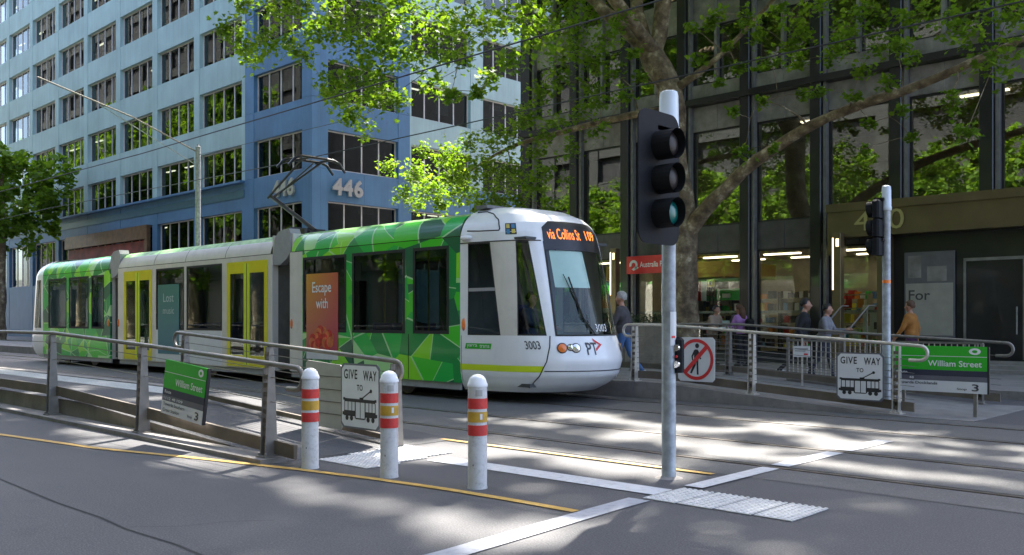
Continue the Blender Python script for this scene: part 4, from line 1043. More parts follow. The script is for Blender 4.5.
# ------------------------------------------------------------ traffic signals
M['lensdark'] = mat('unlit_lens', (.022, .016, .014, 1), .5, spec=.3); M['lensgreen'] = mat('green_lens', (.0, .10, .085, 1), .3)
def signal(label, x, y, top, fx, yl, z0, board=True, vl=.2):
    t = thing('traffic_signal', label, 'traffic light', (x, y, 0), None)
    part('pole', MB().lathe((x, y, 0), [(.075, 0), (.066, .02), (.064, top - .38)], 20), M['galv'], t, True)
    part('pole_cap', MB().lathe((x, y, top - .4), [(r_, z_) if board else (r_ * .82, z_) for r_, z_ in ((.094, 0), (.1, .02), (.1, .06), (.092, .07), (.086, .36), (.078, .39), (.06, .4))], 20), M['galvlite'], t, True)
    part('base_grout', MB().lathe((x, y, .001), [(.13, 0), (.09, .012), (.066, .018)], 18), M['concrete'], t, True)
    xl = x + fx * .15                                     # plane of the target board
    poly = []
    hw, b0, b1, c = .31, z0 - .05, z0 + 1.12, .12
    for cx, cz, a0 in ((yl + hw - c, b1 - c, 0), (yl - hw + c, b1 - c, 90), (yl - hw + c, b0 + c, 180), (yl + hw - c, b0 + c, 270)):
        for a in range(0, 91, 15): poly.append((cx + c * math.cos(R(a0 + a)), cz + c * math.sin(R(a0 + a))))
    if board: part('target_board', MB().prism(poly, lambda a, z: (xl, a, z), lambda a, z: (xl - fx * .012, a, z)), M['black'], t)
    for k in range(3):
        zc = z0 + .22 + .3 * k
        hs = part('lantern', MB().cbox(min(xl - fx*.013, xl - fx*.13), max(xl - fx*.013, xl - fx*.13), yl - .15, yl + .15, zc - .145, zc + .145, .03), M['black'], t)
        m_ = M['lensgreen'] if k == 0 else M['lensdark']
        ln = MB()
        ln.tube([(xl + fx * (vl - .1), yl, zc), (xl + fx * (vl - .07), yl, zc), (xl + fx * (vl - .05), yl, zc)], [.12, .1, .04], 20); part('lens', ln, m_, hs, True)
        vs = MB(); n = 22
        for rr, fl in ((.128, 1), (.122, -1)):
            for i in range(n):
                a, b = R(360 * i / n), R(360 * (i + 1) / n)
                L = lambda t_: vl - .012 * (1 - math.sin(t_)) 
                q = [(xl + fx*.001, yl + rr*math.cos(a), zc + rr*math.sin(a)), (xl + fx*.001, yl + rr*math.cos(b), zc + rr*math.sin(b)), (xl + fx*L(b), yl + rr*math.cos(b), zc + rr*math.sin(b)), (xl + fx*L(a), yl + rr*math.cos(a), zc + rr*math.sin(a))]
                vs.face(q if fl > 0 else q[::-1])
        part('visor', vs, M['black'], hs, True)
    part('mounting_arm', MB().box(min(x, xl - fx*.02), max(x, xl - fx*.02), min(y, yl) - .02, max(y, yl) + .0, z0 + .3, z0 + .34).box(min(x, xl), max(x, xl), min(y, yl) - .02, max(y, yl) + .02, z0 + .96, z0 + 1.0), M['black'], t)
    return t
ts = signal('tall galvanised signal pole with black three lamp lantern, nearest the viewer', -4.74, 7.03, 3.56, 1, 6.66, 2.17)
pb = part('push_button', MB().cbox(-4.72, -4.62, 7.03, 7.13, .97, 1.30, .03), M['black'], ts)
M['chromed'] = M['chrome']
for z, m_ in ((1.2, 'chrome'), (1.05, 'chrome')): part('button', MB().tube([(-4.655, 7.035, z), (-4.655, 7.015, z)], .032, 14), M[m_], pb, True)
part('button_dot', MB().tube([(-4.655, 7.03, 1.12), (-4.655, 7.012, 1.12)], .012, 8), M['signred'], pb)
part('instruction_plate', MB().grid(lambda u, v: (-4.74 + .068 * math.cos(u), 7.03 + .068 * math.sin(u), v), frange(R(-45), R(25), 6), [1.22, 1.53]), M['signwhite'], ts)
part('plate_mark', MB().grid(lambda u, v: (-4.74 + .07 * math.cos(u), 7.03 + .07 * math.sin(u), v), frange(R(-35), R(0), 3), [1.29, 1.31]), M['signred'], ts)
s2 = signal('second signal pole at the far ramp end, lantern turned away', -5.76, 14.72, 3.62, -1, 14.6, 2.42, False, .1)
part('pole_band', MB().lathe((-5.76, 14.72, 2.05), [(.067, 0), (.067, .05)], 16), M['orange_lamp'], s2)

# ------------------------------------------------------------ overhead wires and their pole
M['wire'] = mat('wire', (.03, .03, .03, 1), .6)
def wire(label, pts, r_=.012): 
    single('overhead_wire', MB().tube(pts, r_, 5), M['wire'], label, 'wire', pts[0], 'tram overhead wires')
wire('contact wire over the near track, crossing the blue building', [(-90, 8.95, 5.55), (-40, 8.95, 5.38), (-20, 8.95, 5.2), (20, 8.95, 5.3)])
wire('contact wire over the far track, above the tram roof', [(-90, 12.5, 5.7), (-36, 12.5, 5.65), (-20, 12.5, 5.4), (20, 12.5, 5.42)])
wire('span wire rising across the tree leaves', [(-31.2, 16.0, 7.5), (-20, 15.0, 7.0), (-15, 14.5, 8.0)], .009)
wp_ = thing('wire_pole', 'slim grey pole with bracket arms for the overhead wires, before the blue building', 'pole', (-31.26, 16, 0))
part('pole', MB().lathe((-31.26, 16, .3), [(.14, 0), (.11, .03), (.095, 7.5), (.02, 7.56)], 14), M['galv'], wp_, True)
part('bracket_arm', MB().tube([(-31.26, 16, 7.6), (-31.26, 13.6, 8.5), (-31.26, 10.5, 9.3)], .03, 8), M['stain'], wp_, True)
part('stay', MB().tube([(-31.26, 16, 7.1), (-31.26, 12.5, 8.72)], .018, 6).tube([(-31.26, 16, 7.84), (-31.26, 16, 7.9)], .05, 8), M['galv'], wp_)

# ------------------------------------------------------------ footpath furniture and shop front
M['warm'] = emis('warm_strip', (1, .68, .36, 1), .6)
for x, lb in ((-18.68, 'dark lamp column with lit strip, behind the tram nose'), (-10.92, 'dark lamp column with lit strip, left of the entrance portal')):
    t = thing('lamp_column', lb, 'lamp', (x, 24.5, .15), 'lamp columns along the facade')
    part('post', MB().cbox(x - .12, x + .12, 24.38, 24.62, .15, 3.88, .01), M['portal'], t)
    part('light_strip', MB().box(x - .115, x - .078, 24.372, 24.379, 2.3, 3.75), M['warm'], t)
    part('light_box', MB().box(x - .01, x + .07, 24.372, 24.379, 3.5, 3.72), M['warm'], t)
    part('foot', MB().box(x - .16, x + .16, 24.34, 24.66, .15, .17), M['blackm'], t)
t = thing('planter', 'long concrete planter with clipped hedge outside the post shop', 'planter', (-16.3, 21.5, .15))
for k in range(3): part('trough', MB().cbox(-18.6 + k * 1.38, -17.24 + k * 1.38, 21.2, 21.8, .15, 1.3, .03), M['concrete'], t)
M['hedge'] = mat('hedge_leaf', (.035, .075, .025, 1), .6, var=.5, scale=20)
hv = MB()
for i in range(2600):
    x, y, z = random.uniform(-18.5, -14.5), random.uniform(21.2, 21.8), 1.28 + .34 * random.random() ** .7
    a, b = random.uniform(0, 6.28), random.uniform(-.9, .9); s = random.uniform(.03, .06)
    dx, dy, dz = math.cos(a) * s, math.sin(a) * s, b * s
    hv.face([(x, y, z), (x + dx - dy * .5, y + dy + dx * .5, z + dz), (x + dx * 2, y + dy * 2, z + dz * 1.5), (x + dx + dy * .5, y + dy - dx * .5, z + dz)])
part('foliage', hv, M['hedge'], t)
t = thing('shop_sign', 'red post office sign with white lettering above the shop front', 'sign', (-18.0, YD - .5, 3.05))
part('board', MB().cbox(-18.72, -16.6, YD - .5, YD - .40, 3.04, 3.64, .01), M['signred'], t)
ft = lambda a, b: (a, YD - .505, b)
mb = put_text(MB(), 'Australia Post', (-18.16, -16.98, 3.25, 3.44), ft, 0, .012); part('lettering', mb, M['txtwhite'], t)
mb = disc(MB(), (-18.42, 3.34), .08, .17, ft, 24, 0, -60, 200); mb.face([ft(-18.5, 3.2), ft(-18.42, 3.14), ft(-18.2, 3.24), ft(-18.3, 3.3)]); part('emblem', mb, M['txtwhite'], t)
M['orange'] = mat('orange_panel', (.75, .26, .03, 1), .5, var=.1); M['shopred'] = mat('shop_red', (.5, .02, .02, 1), .5); M['yel'] = mat('yellow_card', (.7, .6, .05, 1), .5); M['bgreen'] = mat('green_banner', (.05, .5, .06, 1), .5, var=.15)
M['bluep'] = mat('print_blue', (.1, .25, .55, 1), .5, var=.4, scale=9); M['skinp'] = mat('print_skin', (.5, .3, .2, 1), .6, var=.4, scale=12)
def panel(name, label, cat, x0, x1, z0, z1, Y, m_, extra=(), post=True):
    t = thing(name, label, cat, ((x0+x1)/2, Y, .2))
    part('board', MB().cbox(x0, x1, Y - .02, Y + .02, z0, z1, .005), m_, t)
    if post: part('stand', MB().box(x0 + .05, x0 + .09, Y + .022, Y + .06, .2, z1 - .05).box(x1 - .09, x1 - .05, Y + .022, Y + .06, .2, z1 - .05), M['blackm'], t)
    for nm, b, mm in extra: part(nm, MB().box(b[0], b[1], Y - .026, Y - .021, b[2], b[3]), mm, t)
    return t
panel('display_board', 'orange display board inside the post shop window', 'board', -19.5, -18.95, 1.9, 2.85, 26.6, M['orange'], [('blue_print', (-19.45, -19.0, 1.92, 2.2), M['bluep'])])
panel('display_board', 'long orange counter panel behind the tram nose', 'board', -21.6, -19.7, 1.75, 2.25, 27.2, M['orange'], [('white_band', (-21.6, -19.7, 1.76, 1.92), M['signwhite'])])
panel('display_board', 'dark red shelf panel inside the post shop', 'board', -18.7, -17.6, 1.0, 2.5, 27.6, M['shopred'])
panel('window_poster', 'red and white poster in the shop window right of the tree', 'poster', -16.5, -16.05, 2.1, 2.75, 25.98, M['signwhite'], [('red_half', (-16.5, -16.24, 2.1, 2.75), M['shopred'])])
panel('window_card', 'small yellow card in the shop window', 'card', -16.02, -15.75, 2.55, 2.8, 25.98, M['yel'], [('mark', (-15.93, -15.85, 2.62, 2.74), M['signblack'])])
panel('shop_banner', 'bright green banner inside the shop window', 'banner', -16.0, -15.05, 2.12, 2.5, 26.5, M['bgreen'], [('white_mark', (-15.75, -15.45, 2.2, 2.34), M['txtwhite'])])
panel('window_poster', 'white poster with figures beside the book display', 'poster', -10.83, -10.33, 1.05, 1.9, 25.95, M['signwhite'], [('figure', (-10.7, -10.62, 1.3, 1.65), M['skinp']), ('figure', (-10.5, -10.38, 1.2, 1.4), M['signnavy']), ('red_print', (-10.48, -10.38, 1.7, 1.84), M['signred'])])
sh = thing('display_shelf', 'book display shelf with small items in the shop window', 'shelf', (-11.3, 26.5, .2))
for z in (.9, 1.35, 1.8, 2.2): part('shelf', MB().box(-11.75, -10.9, 26.4, 26.75, z, z + .03), M['shopwall'], sh)
for x in (-11.78, -10.9): part('upright', MB().box(x, x + .03, 26.4, 26.75, .2, 2.25), M['shopwall'], sh)
for i, (x, z, m_) in enumerate(((-11.65, .93, 'bluep'), (-11.35, .93, 'signwhite'), (-11.1, .93, 'shopred'), (-11.6, 1.38, 'yel'), (-11.3, 1.38, 'skinp'), (-11.05, 1.38, 'signwhite'), (-11.55, 1.83, 'shopred'), (-11.2, 1.83, 'orange'))):
    o = single('book', MB().cbox(x, x + .17, 26.45, 26.5, z + .001, z + .27, .004), M[m_], ['blue book on the bottom display shelf', 'white book on the bottom display shelf', 'red book on the bottom display shelf', 'yellow book on the middle display shelf', 'tan book on the middle display shelf', 'white book on the middle display shelf', 'red book on the upper display shelf', 'orange book on the upper display shelf'][i], 'book', (x, 26.47, z), 'books in the shop window')
t = panel('lease_poster', 'tall lease poster reading For beside the entrance portal', 'poster', -9.4, -8.1, 1.0, 3.3, YD - .42, M['signgrey'], (), False)
part('white_panel', MB().box(-9.36, -8.14, YD - .446, YD - .441, 1.05, 2.45), M['panelgrey'], t)
part('lettering', put_text(MB(), 'For', (-9.28, -8.72, 2.0, 2.27), lambda a, b: (a, YD - .45, b), 0, .01), M['txtdark'], t)
part('picture', MB().box(-9.3, -8.95, YD - .446, YD - .441, 2.6, 3.2).box(-8.8, -8.3, YD - .446, YD - .441, 2.5, 2.9), M['spand'], t)
for k, x in enumerate((-11.1, -10.35)):
    t = thing('handrail', ('left', 'right')[k] + ' sloping handrail on the entrance steps', 'handrail', (x, 23.6, .15), 'entrance step handrails')
    part('rail', MB().tube([(x - .1, 23.3, .95), (x, 23.6, 1.05), (x + .3, 24.45, 1.85), (x + .45, 24.56, 1.85)], .024, 8), M['stain'], t, True)
    part('post', MB().tube([(x, 23.6, .15), (x, 23.6, 1.05)], .02, 8).tube([(x + .28, 24.4, .35), (x + .28, 24.4, 1.8)], .02, 8), M['stain'], t, True)
tb = thing('bar_table', 'tall pale cafe table between the tan and purple clothed people', 'table', (-13.6, 23.1, .15))
part('top', MB().lathe((-13.6, 23.1, 1.22), [(.3, 0), (.31, .01), (.31, .03), (.3, .04)], 20), M['signwhite'], tb, True)
part('leg', MB().lathe((-13.6, 23.1, .15), [(.22, 0), (.2, .02), (.03, .05), (.03, 1.07)], 12), M['galv'], tb, True)
fc = thing('folded_card', 'small pale folded menu card on the tall table', 'card', (-13.6, 23.05, 1.26))
part('leaf', MB().box(-13.7, -13.5, 23.03, 23.036, 1.262, 1.45), M['blind'], fc); part('leaf', MB().box(-13.7, -13.5, 23.09, 23.096, 1.262, 1.45), M['blind'], fc)

# shelving with goods inside the shops
gm = [M[k] for k in ('signwhite', 'shopred', 'bluep', 'yel', 'bgreen', 'orange', 'signnavy', 'tan')]
for (x0, x1, y, lb) in ((-23.2, -21.6, 28.2, 'shelf unit of small goods deep in the shop behind the tram'), (-18.4, -17.0, 29.6, 'shelf unit of goods at the back of the post shop'), (-16.2, -14.5, 27.9, 'shelf unit of goods behind the green banner'), (-14.0, -12.3, 27.2, 'shelf unit of goods left of the lamp column'), (-13.6, -12.0, 30.2, 'shelf unit of goods at the back wall near the entrance')):
    t = thing('shelf_unit', lb, 'shelf', ((x0 + x1) / 2, y, .2), 'shelf units inside the shops')
    for z in (.55, .95, 1.35, 1.75, 2.15): part('shelf', MB().box(x0, x1, y, y + .4, z, z + .03), M['shopwall'], t)
    for x in (x0 - .03, x1): part('upright', MB().box(x, x + .03, y, y + .4, .2, 2.4), M['blackm'], t)
    g = MB()
    for z in (.58, .98, 1.38, 1.78, 2.18):
        x = x0 + .03
        while x < x1 - .25:
            w_ = random.uniform(.08, .22); g.box(x, x + w_, y + .05, y + .3, z + .001, z + random.uniform(.12, .3), random.randrange(8)); x += w_ + random.uniform(.01, .06)
    part('goods', g, gm, t)['kind'] = 'stuff'
# ------------------------------------------------------------ people
SK = mat('skin', (.42, .22, .15, 1), .55, var=.12, scale=20)
HAIR = {c: mat('hair_' + c, v, .6, var=.3, scale=40) for c, v in dict(black=(.012,.01,.009,1), brown=(.09,.04,.018,1), grey=(.3,.29,.28,1)).items()}
SHOE = mat('shoes', (.03, .03, .03, 1), .5); SHOEW = mat('shoes_pale', (.5, .48, .46, 1), .5)
def cloth(name, c): return mat(name, c, .85, var=.18, scale=9, bump=.3, bscale=25)
EYE = mat('eye_dark', (.02, .015, .012, 1), .2); LIP = mat('lips', (.35, .12, .1, 1), .5)
def person(label, loc, face, top, legs, hair='black', h=1.72, stride=.0, arms=((-12, 15), (12, 15)), lean=0, shoe=None, long_hair=False, hat=None, seated=False, cap=None, sleeves=True):
    k = h / 1.75
    t = thing('person', label, 'person', loc, None, face)
    seg = []       # p0, p1, r0, r1, material
    def sw(p, ang, L, bend=0): return Vector((p.x + L * math.sin(R(ang)), p.y, p.z - L * math.cos(R(ang))))
    base_z = 0.0
    pel = Vector((0, 0, .93))
    ln = math.sin(R(lean))
    up = lambda z, x=0, y=0: Vector((x + (z - .93) * ln, y, .93 + (z - .93) * math.cos(R(lean))))
    low = 9
    hips = []
    for s in (-1, 1):
        hp = Vector((0, s * .095, .9))
        a = stride * s
        if seated: kn = Vector((.42, s * .11, .9)); an = Vector((.45, s * .11, .47))
        else:
            kn = sw(hp, a, .42); an = sw(kn, a - (28 if a < 0 else 4) * min(1, abs(stride) / 20), .40)
        seg += [(hp, kn, .092, .062, 1), (kn, an, .06, .042, 1)]
        ft = an + Vector((.0, 0, -.035)); seg += [(ft + Vector((-.05, 0, -.0)), ft + Vector((.14, 0, -.015)), .042, .036, 2)]
        low = min(low, ft.z - .05)
    seg += [(Vector((0, -.05, .93)), Vector((0, .05, .93)), .125, .125, 1), (up(1.0, 0, -.05), up(1.0, 0, .05), .14, .14, 0), (up(1.0), up(1.14), .15, .15, 0), (up(1.14), up(1.3), .155, .165, 0), (up(1.3, 0, -.11), up(1.3, 0, .11), .13, .13, 0),
            (up(1.41, 0, -.16), up(1.41, 0, .16), .085, .085, 0), (up(1.43), up(1.52), .062, .055, 3)]
    hc = up(1.645, .015)
    seg += [(hc + Vector((-.015, 0, .03)), hc + Vector((.005, 0, .0)), .098, .095, 3), (hc + Vector((.03, 0, -.04)), hc + Vector((.045, 0, -.085)), .066, .042, 3), (hc + Vector((.1, 0, .0)), hc + Vector((.118, 0, -.03)), .014, .018, 3)]
    for s in (-1, 1): seg.append((hc + Vector((0, s * .095, .01)), hc + Vector((-.01, s * .098, -.025)), .02, .016, 3))
    hands = []
    for s, (a1, a2) in zip((-1, 1), arms):
        sh_ = up(1.41, 0, s * .19); el = sw(sh_, a1 + lean * .3, .29); el.y += s * .05; wr = sw(el, a1 + a2, .25); wr.y -= s * .03
        seg += [(sh_, el, .074, .06, 0), (el, wr, .058, .042, 0 if sleeves else 3)]
        d = (wr - el).normalized(); pm_ = wr + d * .075
        seg.append((wr, pm_, .032, .036, 3)); hands.append((pm_, d, s))
    # voxel union of the limb capsules makes one continuous body
    mb = MB()
    for p0, p1, r0, r1, _ in seg:
        ax = (p1 - p0)
        if ax.length < 1e-4: continue
        u = ax.normalized(); pts = []; rad = []
        for i in range(5): a = R(-90 + 22.5 * i); pts.append(p0 + u * (r0 * math.sin(a))); rad.append(max(.002, r0 * math.cos(a)))
        for i in range(5): a = R(22.5 * i); pts.append(p1 + u * (r1 * math.sin(a))); rad.append(max(.002, r1 * math.cos(a)))
        mb.tube(pts, rad, 12)
    me = mb.mesh('body_raw', SK)
    tmp = bpy.data.objects.new('tmp', me); col.objects.link(tmp)
    rm = tmp.modifiers.new('r', 'REMESH'); rm.mode = 'VOXEL'; rm.voxel_size = .019; rm.use_smooth_shade = True
    sm = tmp.modifiers.new('s', 'SMOOTH'); sm.factor = .5; sm.iterations = 4
    bpy.context.view_layer.update()
    body = bpy.data.meshes.new_from_object(tmp.evaluated_get(bpy.context.evaluated_depsgraph_get()))
    bpy.data.objects.remove(tmp)
    V = np.empty(len(body.vertices) * 3); body.vertices.foreach_get('co', V); V = V.reshape(-1, 3)
    best = np.full(len(V), 9.0); who = np.zeros(len(V), int)
    for p0, p1, r0, r1, m_ in seg:
        a = np.array(p0); b = np.array(p1) - a; tt = np.clip(((V - a) @ b) / max(1e-9, b @ b), 0, 1)
        d = np.linalg.norm(V - a - tt[:, None] * b, axis=1) - (r0 + (r1 - r0) * tt)
        q = d < best; best[q] = d[q]; who[q] = m_
    body.materials.clear()
    for q in (top, legs, shoe or SHOE, SK, EYE, LIP): body.materials.append(q)
    bm = bmesh.new(); bm.from_mesh(body)
    for fc in bm.faces: fc.material_index = int(who[fc.verts[0].index]); fc.smooth = True
    bm.to_mesh(body); bm.free()
    # fingers, eyes and mouth joined into the same body mesh
    ex = MB()
    for pm_, d, s in hands:
        side = d.cross(Vector((0, 1, 0))).normalized(); out = d.cross(side).normalized()
        for i, (o, L) in enumerate(((-.024, .06), (-.008, .075), (.009, .07), (.024, .055))):
            b0 = pm_ + d * .02 + side * o; kn = b0 + d * L * .5 - out * s * .004; ex.tube([b0, kn, kn + d * L * .42 - out * s * .022], [.0085, .008, .006], 6, 3)
        b0 = pm_ - d * .03 + side * .03; ex.tube([b0, b0 + side * .025 + d * .03, b0 + side * .028 + d * .058 - out * s * .012], [.010, .009, .007], 6, 3)
    for s in (-1, 1): ex.ball(hc + Vector((.088, s * .033, .012)), (.008, .013, .007), 6, 4)
    ex.ball(hc + Vector((.094, 0, -.068)), (.006, .024, .006), 6, 5)
    exm = ex.mesh('x', [top, legs, SHOE, SK, EYE, LIP])
    bm = bmesh.new(); bm.from_mesh(body); bm.from_mesh(exm); bm.to_mesh(body); bm.free()
    bpy.data.meshes.remove(exm)
    body.transform(Matrix.Translation((0, 0, -low)) ); body.transform(Matrix.Scale(k, 4))
    body.name = 'body'
    add('body', body, t)
    hm = MB()
    HC = hc + Vector((-.02, 0, .035))
    def hf(u, v):
        th = u; ph = v
        r_ = .118 + .006 * math.sin(7 * th) * math.sin(5 * ph)
        return HC + Vector((r_ * math.sin(ph) * math.cos(th) * .98, r_ * math.sin(ph) * math.sin(th) * .93, r_ * math.cos(ph)))
    us = frange(-math.pi, math.pi, 20)
    lim = lambda u: (R(62) if abs(u) < 1.0 else R(105) if abs(u) < 1.9 else R(128))
    hm.grid(lambda u, v: hf(u, v * lim(u)), us, frange(0.02, 1, 8))
    if long_hair: hm.tube([HC + Vector((-.07, 0, .02)), HC + Vector((-.1, 0, -.12)), HC + Vector((-.11, 0, -.3)), HC + Vector((-.1, 0, -.38))], [.08, .1, .09, .04], 12)
    ho = hm.mesh('hair', HAIR[hair] if not cap else cap, (0, 0, 0), 'full'); ho.transform(Matrix.Translation((0, 0, -low))); ho.transform(Matrix.Scale(k, 4))
    add('hair' if not cap else 'beanie', ho, t)
    return t
person('person in grey jacket and blue jeans walking past the tram nose', (-10.95, 14.65, .3), R(200), cloth('grey_jacket', (.06, .055, .06, 1)), cloth('blue_jeans', (.05, .12, .27, 1)), 'grey', 1.72, 16, ((-20, 25), (20, 25)), 4, SHOEW)
person('person in black jacket walking left of a companion, near the entrance steps', (-9.3, 18.95, .15), R(20), cloth('black_jacket', (.012, .012, .015, 1)), cloth('black_trousers', (.02, .02, .022, 1)), 'black', 1.8, 20, ((-22, 40), (14, 60)), 8, SHOEW)
person('person in grey hooded top looking at a phone beside the black jacket', (-8.9, 19.25, .15), R(10), cloth('grey_hoodie', (.2, .2, .22, 1)), cloth('dark_jeans', (.03, .03, .045, 1)), 'black', 1.66, 14, ((10, 75), (25, 70)), 6)
ph_ = thing('phone', 'small dark phone held by the person in the grey hooded top', 'phone', (-8.42, 19.33, 1.22))
part('case', MB().cbox(-8.46, -8.38, 19.26, 19.40, 1.22, 1.232, .003), M['blackm'], ph_); part('screen', MB().box(-8.455, -8.385, 19.27, 19.39, 1.2325, 1.234), M['bluep'], ph_)
person('person in orange brown coat walking by the entrance portal', (-8.05, 22.1, .15), R(180), cloth('orange_coat', (.36, .15, .03, 1)), cloth('plum_trousers', (.06, .02, .06, 1)), 'brown', 1.76, 16, ((-18, 20), (18, 20)), 3, cloth('pink_shoes', (.4, .08, .15, 1)))
person('person in tan jacket standing at the tall cafe table', (-14.08, 23.1, .15), R(-10), cloth('tan_jacket', (.34, .26, .19, 1)), cloth('brown_trousers', (.14, .09, .055, 1)), 'black', 1.72, 3, ((20, 50), (15, 60)), 14)
person('person in purple top with long brown hair at the tall cafe table', (-13.1, 23.1, .15), R(170), cloth('purple_top', (.36, .17, .42, 1)), cloth('black_jeans', (.015, .015, .02, 1)), 'brown', 1.72, 4, ((30, 55), (22, 62)), 8, None, True)
bk = thing('backpack', 'black backpack worn by the person in the purple top', 'backpack', (-12.83, 23.05, 1.1))
part('bag', MB().cbox(-12.93, -12.75, 22.9, 23.2, 1.05, 1.5, .05), M['black'], bk); part('pocket', MB().cbox(-12.751, -12.70, 22.93, 23.17, 1.08, 1.3, .02), M['black'], bk)
person('third person in dark clothes standing behind the tall cafe table', (-13.55, 23.75, .15), R(-90), cloth('dark_shirt', (.05, .05, .055, 1)), cloth('dark_trousers', (.03, .03, .03, 1)), 'black', 1.74, 3, ((10, 70), (10, 70)), 4)
person('seated tram passenger in a pale jacket, seen through the window', (-14.12, 11.82, .36), R(0), cloth('pale_jacket', (.36, .35, .27, 1)), cloth('passenger_trousers', (.04, .04, .05, 1)), 'grey', 1.7, 0, ((15, 45), (15, 45)), 0, None, False, None, True)
person('tram driver in dark blue at the cab window', (-11.55, 12.52, .62), R(0), cloth('navy_shirt', (.03, .04, .1, 1)), cloth('navy_trousers', (.02, .02, .04, 1)), 'black', 1.7, 0, ((35, 40), (35, 40)), 4, None, False, None, True)
# ------------------------------------------------------------ trees
def bark():
    m, n, p = base('plane_bark')
    f = noise(n, 3.2, 6, rough=.6); f2 = noise(n, 9, 5)
    cc = ramp(n, f, [(.32, (.065,.045,.027,1)), (.46, (.16,.115,.07,1)), (.57, (.25,.195,.12,1)), (.66, (.48,.41,.29,1))])
    cc = mixc(n, mth(n, 'MULTIPLY', ramp(n, f2, [(.5,(0,0,0,1)), (.65,(1,1,1,1))]), .55), cc, (.07,.055,.035,1))
    n.links.new(cc, p.inputs['Base Color']); p.inputs['Roughness'].default_value = .85
    bumpn(n, p, f2, .7, .04); return m
def leafm(name, a, b, c, tr=.5):
    m = bpy.data.materials.new(name); m.use_nodes = True; n = m.node_tree; n.nodes.clear()
    o = n.nodes.new('ShaderNodeOutputMaterial')
    rnd = n.nodes.new('ShaderNodeNewGeometry').outputs['Random Per Island']
    cc = ramp(n, rnd, [(0, a), (.5, b), (1, c)])
    cc = mixc(n, mth(n, 'MULTIPLY', noise(n, .9, 3), .5), cc, sc(a, .75))
    d = n.nodes.new('ShaderNodeBsdfPrincipled'); d.inputs['Roughness'].default_value = .6; d.inputs['Specular IOR Level'].default_value = .25; n.links.new(cc, d.inputs['Base Color'])
    t = n.nodes.new('ShaderNodeBsdfTranslucent')
    n.links.new(mixc(n, 1.0, cc, (1.1, 1.1, .38, 1), 'MULTIPLY'), t.inputs[0])
    mx = n.nodes.new('ShaderNodeMixShader'); mx.inputs[0].default_value = tr
    n.links.new(d.outputs[0], mx.inputs[1]); n.links.new(t.outputs[0], mx.inputs[2]); n.links.new(mx.outputs[0], o.inputs[0])
    return m
M['bark'] = bark()
M['leaf'] = leafm('plane_leaf', (.10, .19, .022, 1), (.16, .29, .03, 1), (.25, .38, .05, 1), .6)
LEAF = np.array([(0,0),(.30,-.10),(.52,.10),(.33,.28),(.62,.52),(.30,.55),(0,1.0),(-.30,.55),(-.62,.52),(-.33,.28),(-.52,.10),(-.30,-.10)], float)
LEAF_S = np.array([(0,0),(.45,.2),(.5,.55),(0,1),(-.5,.55),(-.45,.2)], float)
def leaf_mesh(name, P, size, shape, up=.55, m_=None):
    n = len(P); q = len(shape)
    nz = rng.normal(size=(n, 3)); nz /= np.linalg.norm(nz, axis=1)[:, None]
    nz[:, 2] = np.abs(nz[:, 2]) + up; nz /= np.linalg.norm(nz, axis=1)[:, None]
    a = rng.normal(size=(n, 3)); a[:, 2] -= .35
    a -= (a * nz).sum(1)[:, None] * nz; a /= np.linalg.norm(a, axis=1)[:, None]
    b = np.cross(nz, a)
    s = size * rng.uniform(.5, 1.4, n)
    V = P[:, None, :] + s[:, None, None] * (shape[None, :, 0, None] * b[:, None, :] + shape[None, :, 1, None] * a[:, None, :])
    V += nz[:, None, :] * (s[:, None] * (np.abs(shape[None, :, 0]) ** 2) * rng.uniform(-.5, .5, n)[:, None])[:, :, None]
    me = bpy.data.meshes.new(name)
    me.vertices.add(n * q); me.vertices.foreach_set('co', V.reshape(-1))
    me.loops.add(n * q); me.loops.foreach_set('vertex_index', np.arange(n * q, dtype=np.int32))
    me.polygons.add(n); me.polygons.foreach_set('loop_start', np.arange(0, n * q, q, dtype=np.int32)); me.polygons.foreach_set('loop_total', np.full(n, q, dtype=np.int32))
    me.materials.append(m_ or M['leaf']); me.update(calc_edges=True); me.validate()
    return me
def scatter(c, r, cnt):
    k = max(2, int(cnt / 10)); sub = rng.normal(size=(k, 3)); sub /= np.linalg.norm(sub, axis=1)[:, None]
    sub = sub * (rng.uniform(.2, 1, (k, 1)) ** .6) * r * np.array([1, 1, .8])
    w_ = rng.integers(0, k, cnt)
    return np.array(c) + sub[w_] + rng.normal(size=(cnt, 3)) * np.minimum(.16, r * .4)
BRIGHT = []
def lit(P):       # which points would shade a spot where the sun reaches the road
    t = P[:, 2] / SUN.z
    gx = P[:, 0] - SUN.x * t; gy = P[:, 1] - SUN.y * t
    k = np.zeros(len(P), bool)
    for x, y, rx, ry in BRIGHT: k |= ((gx - x) / rx) ** 2 + ((gy - y) / ry) ** 2 < 1.7 + .3 * rng.normal(size=len(P))
    return k
def over(P):      # leaves that would stand between the sun and the sunlit left part of the crown
    k = np.zeros(len(P), bool)
    for c in CL:
        t = (P[:, 2] - c[2]) / SUN.z
        k |= (t > 0) & ((P[:, 0] - SUN.x * t - c[0]) ** 2 + (P[:, 1] - SUN.y * t - c[1]) ** 2 < (c[3] * 1.1) ** 2)
    return k & (rng.random(len(P)) < .85)
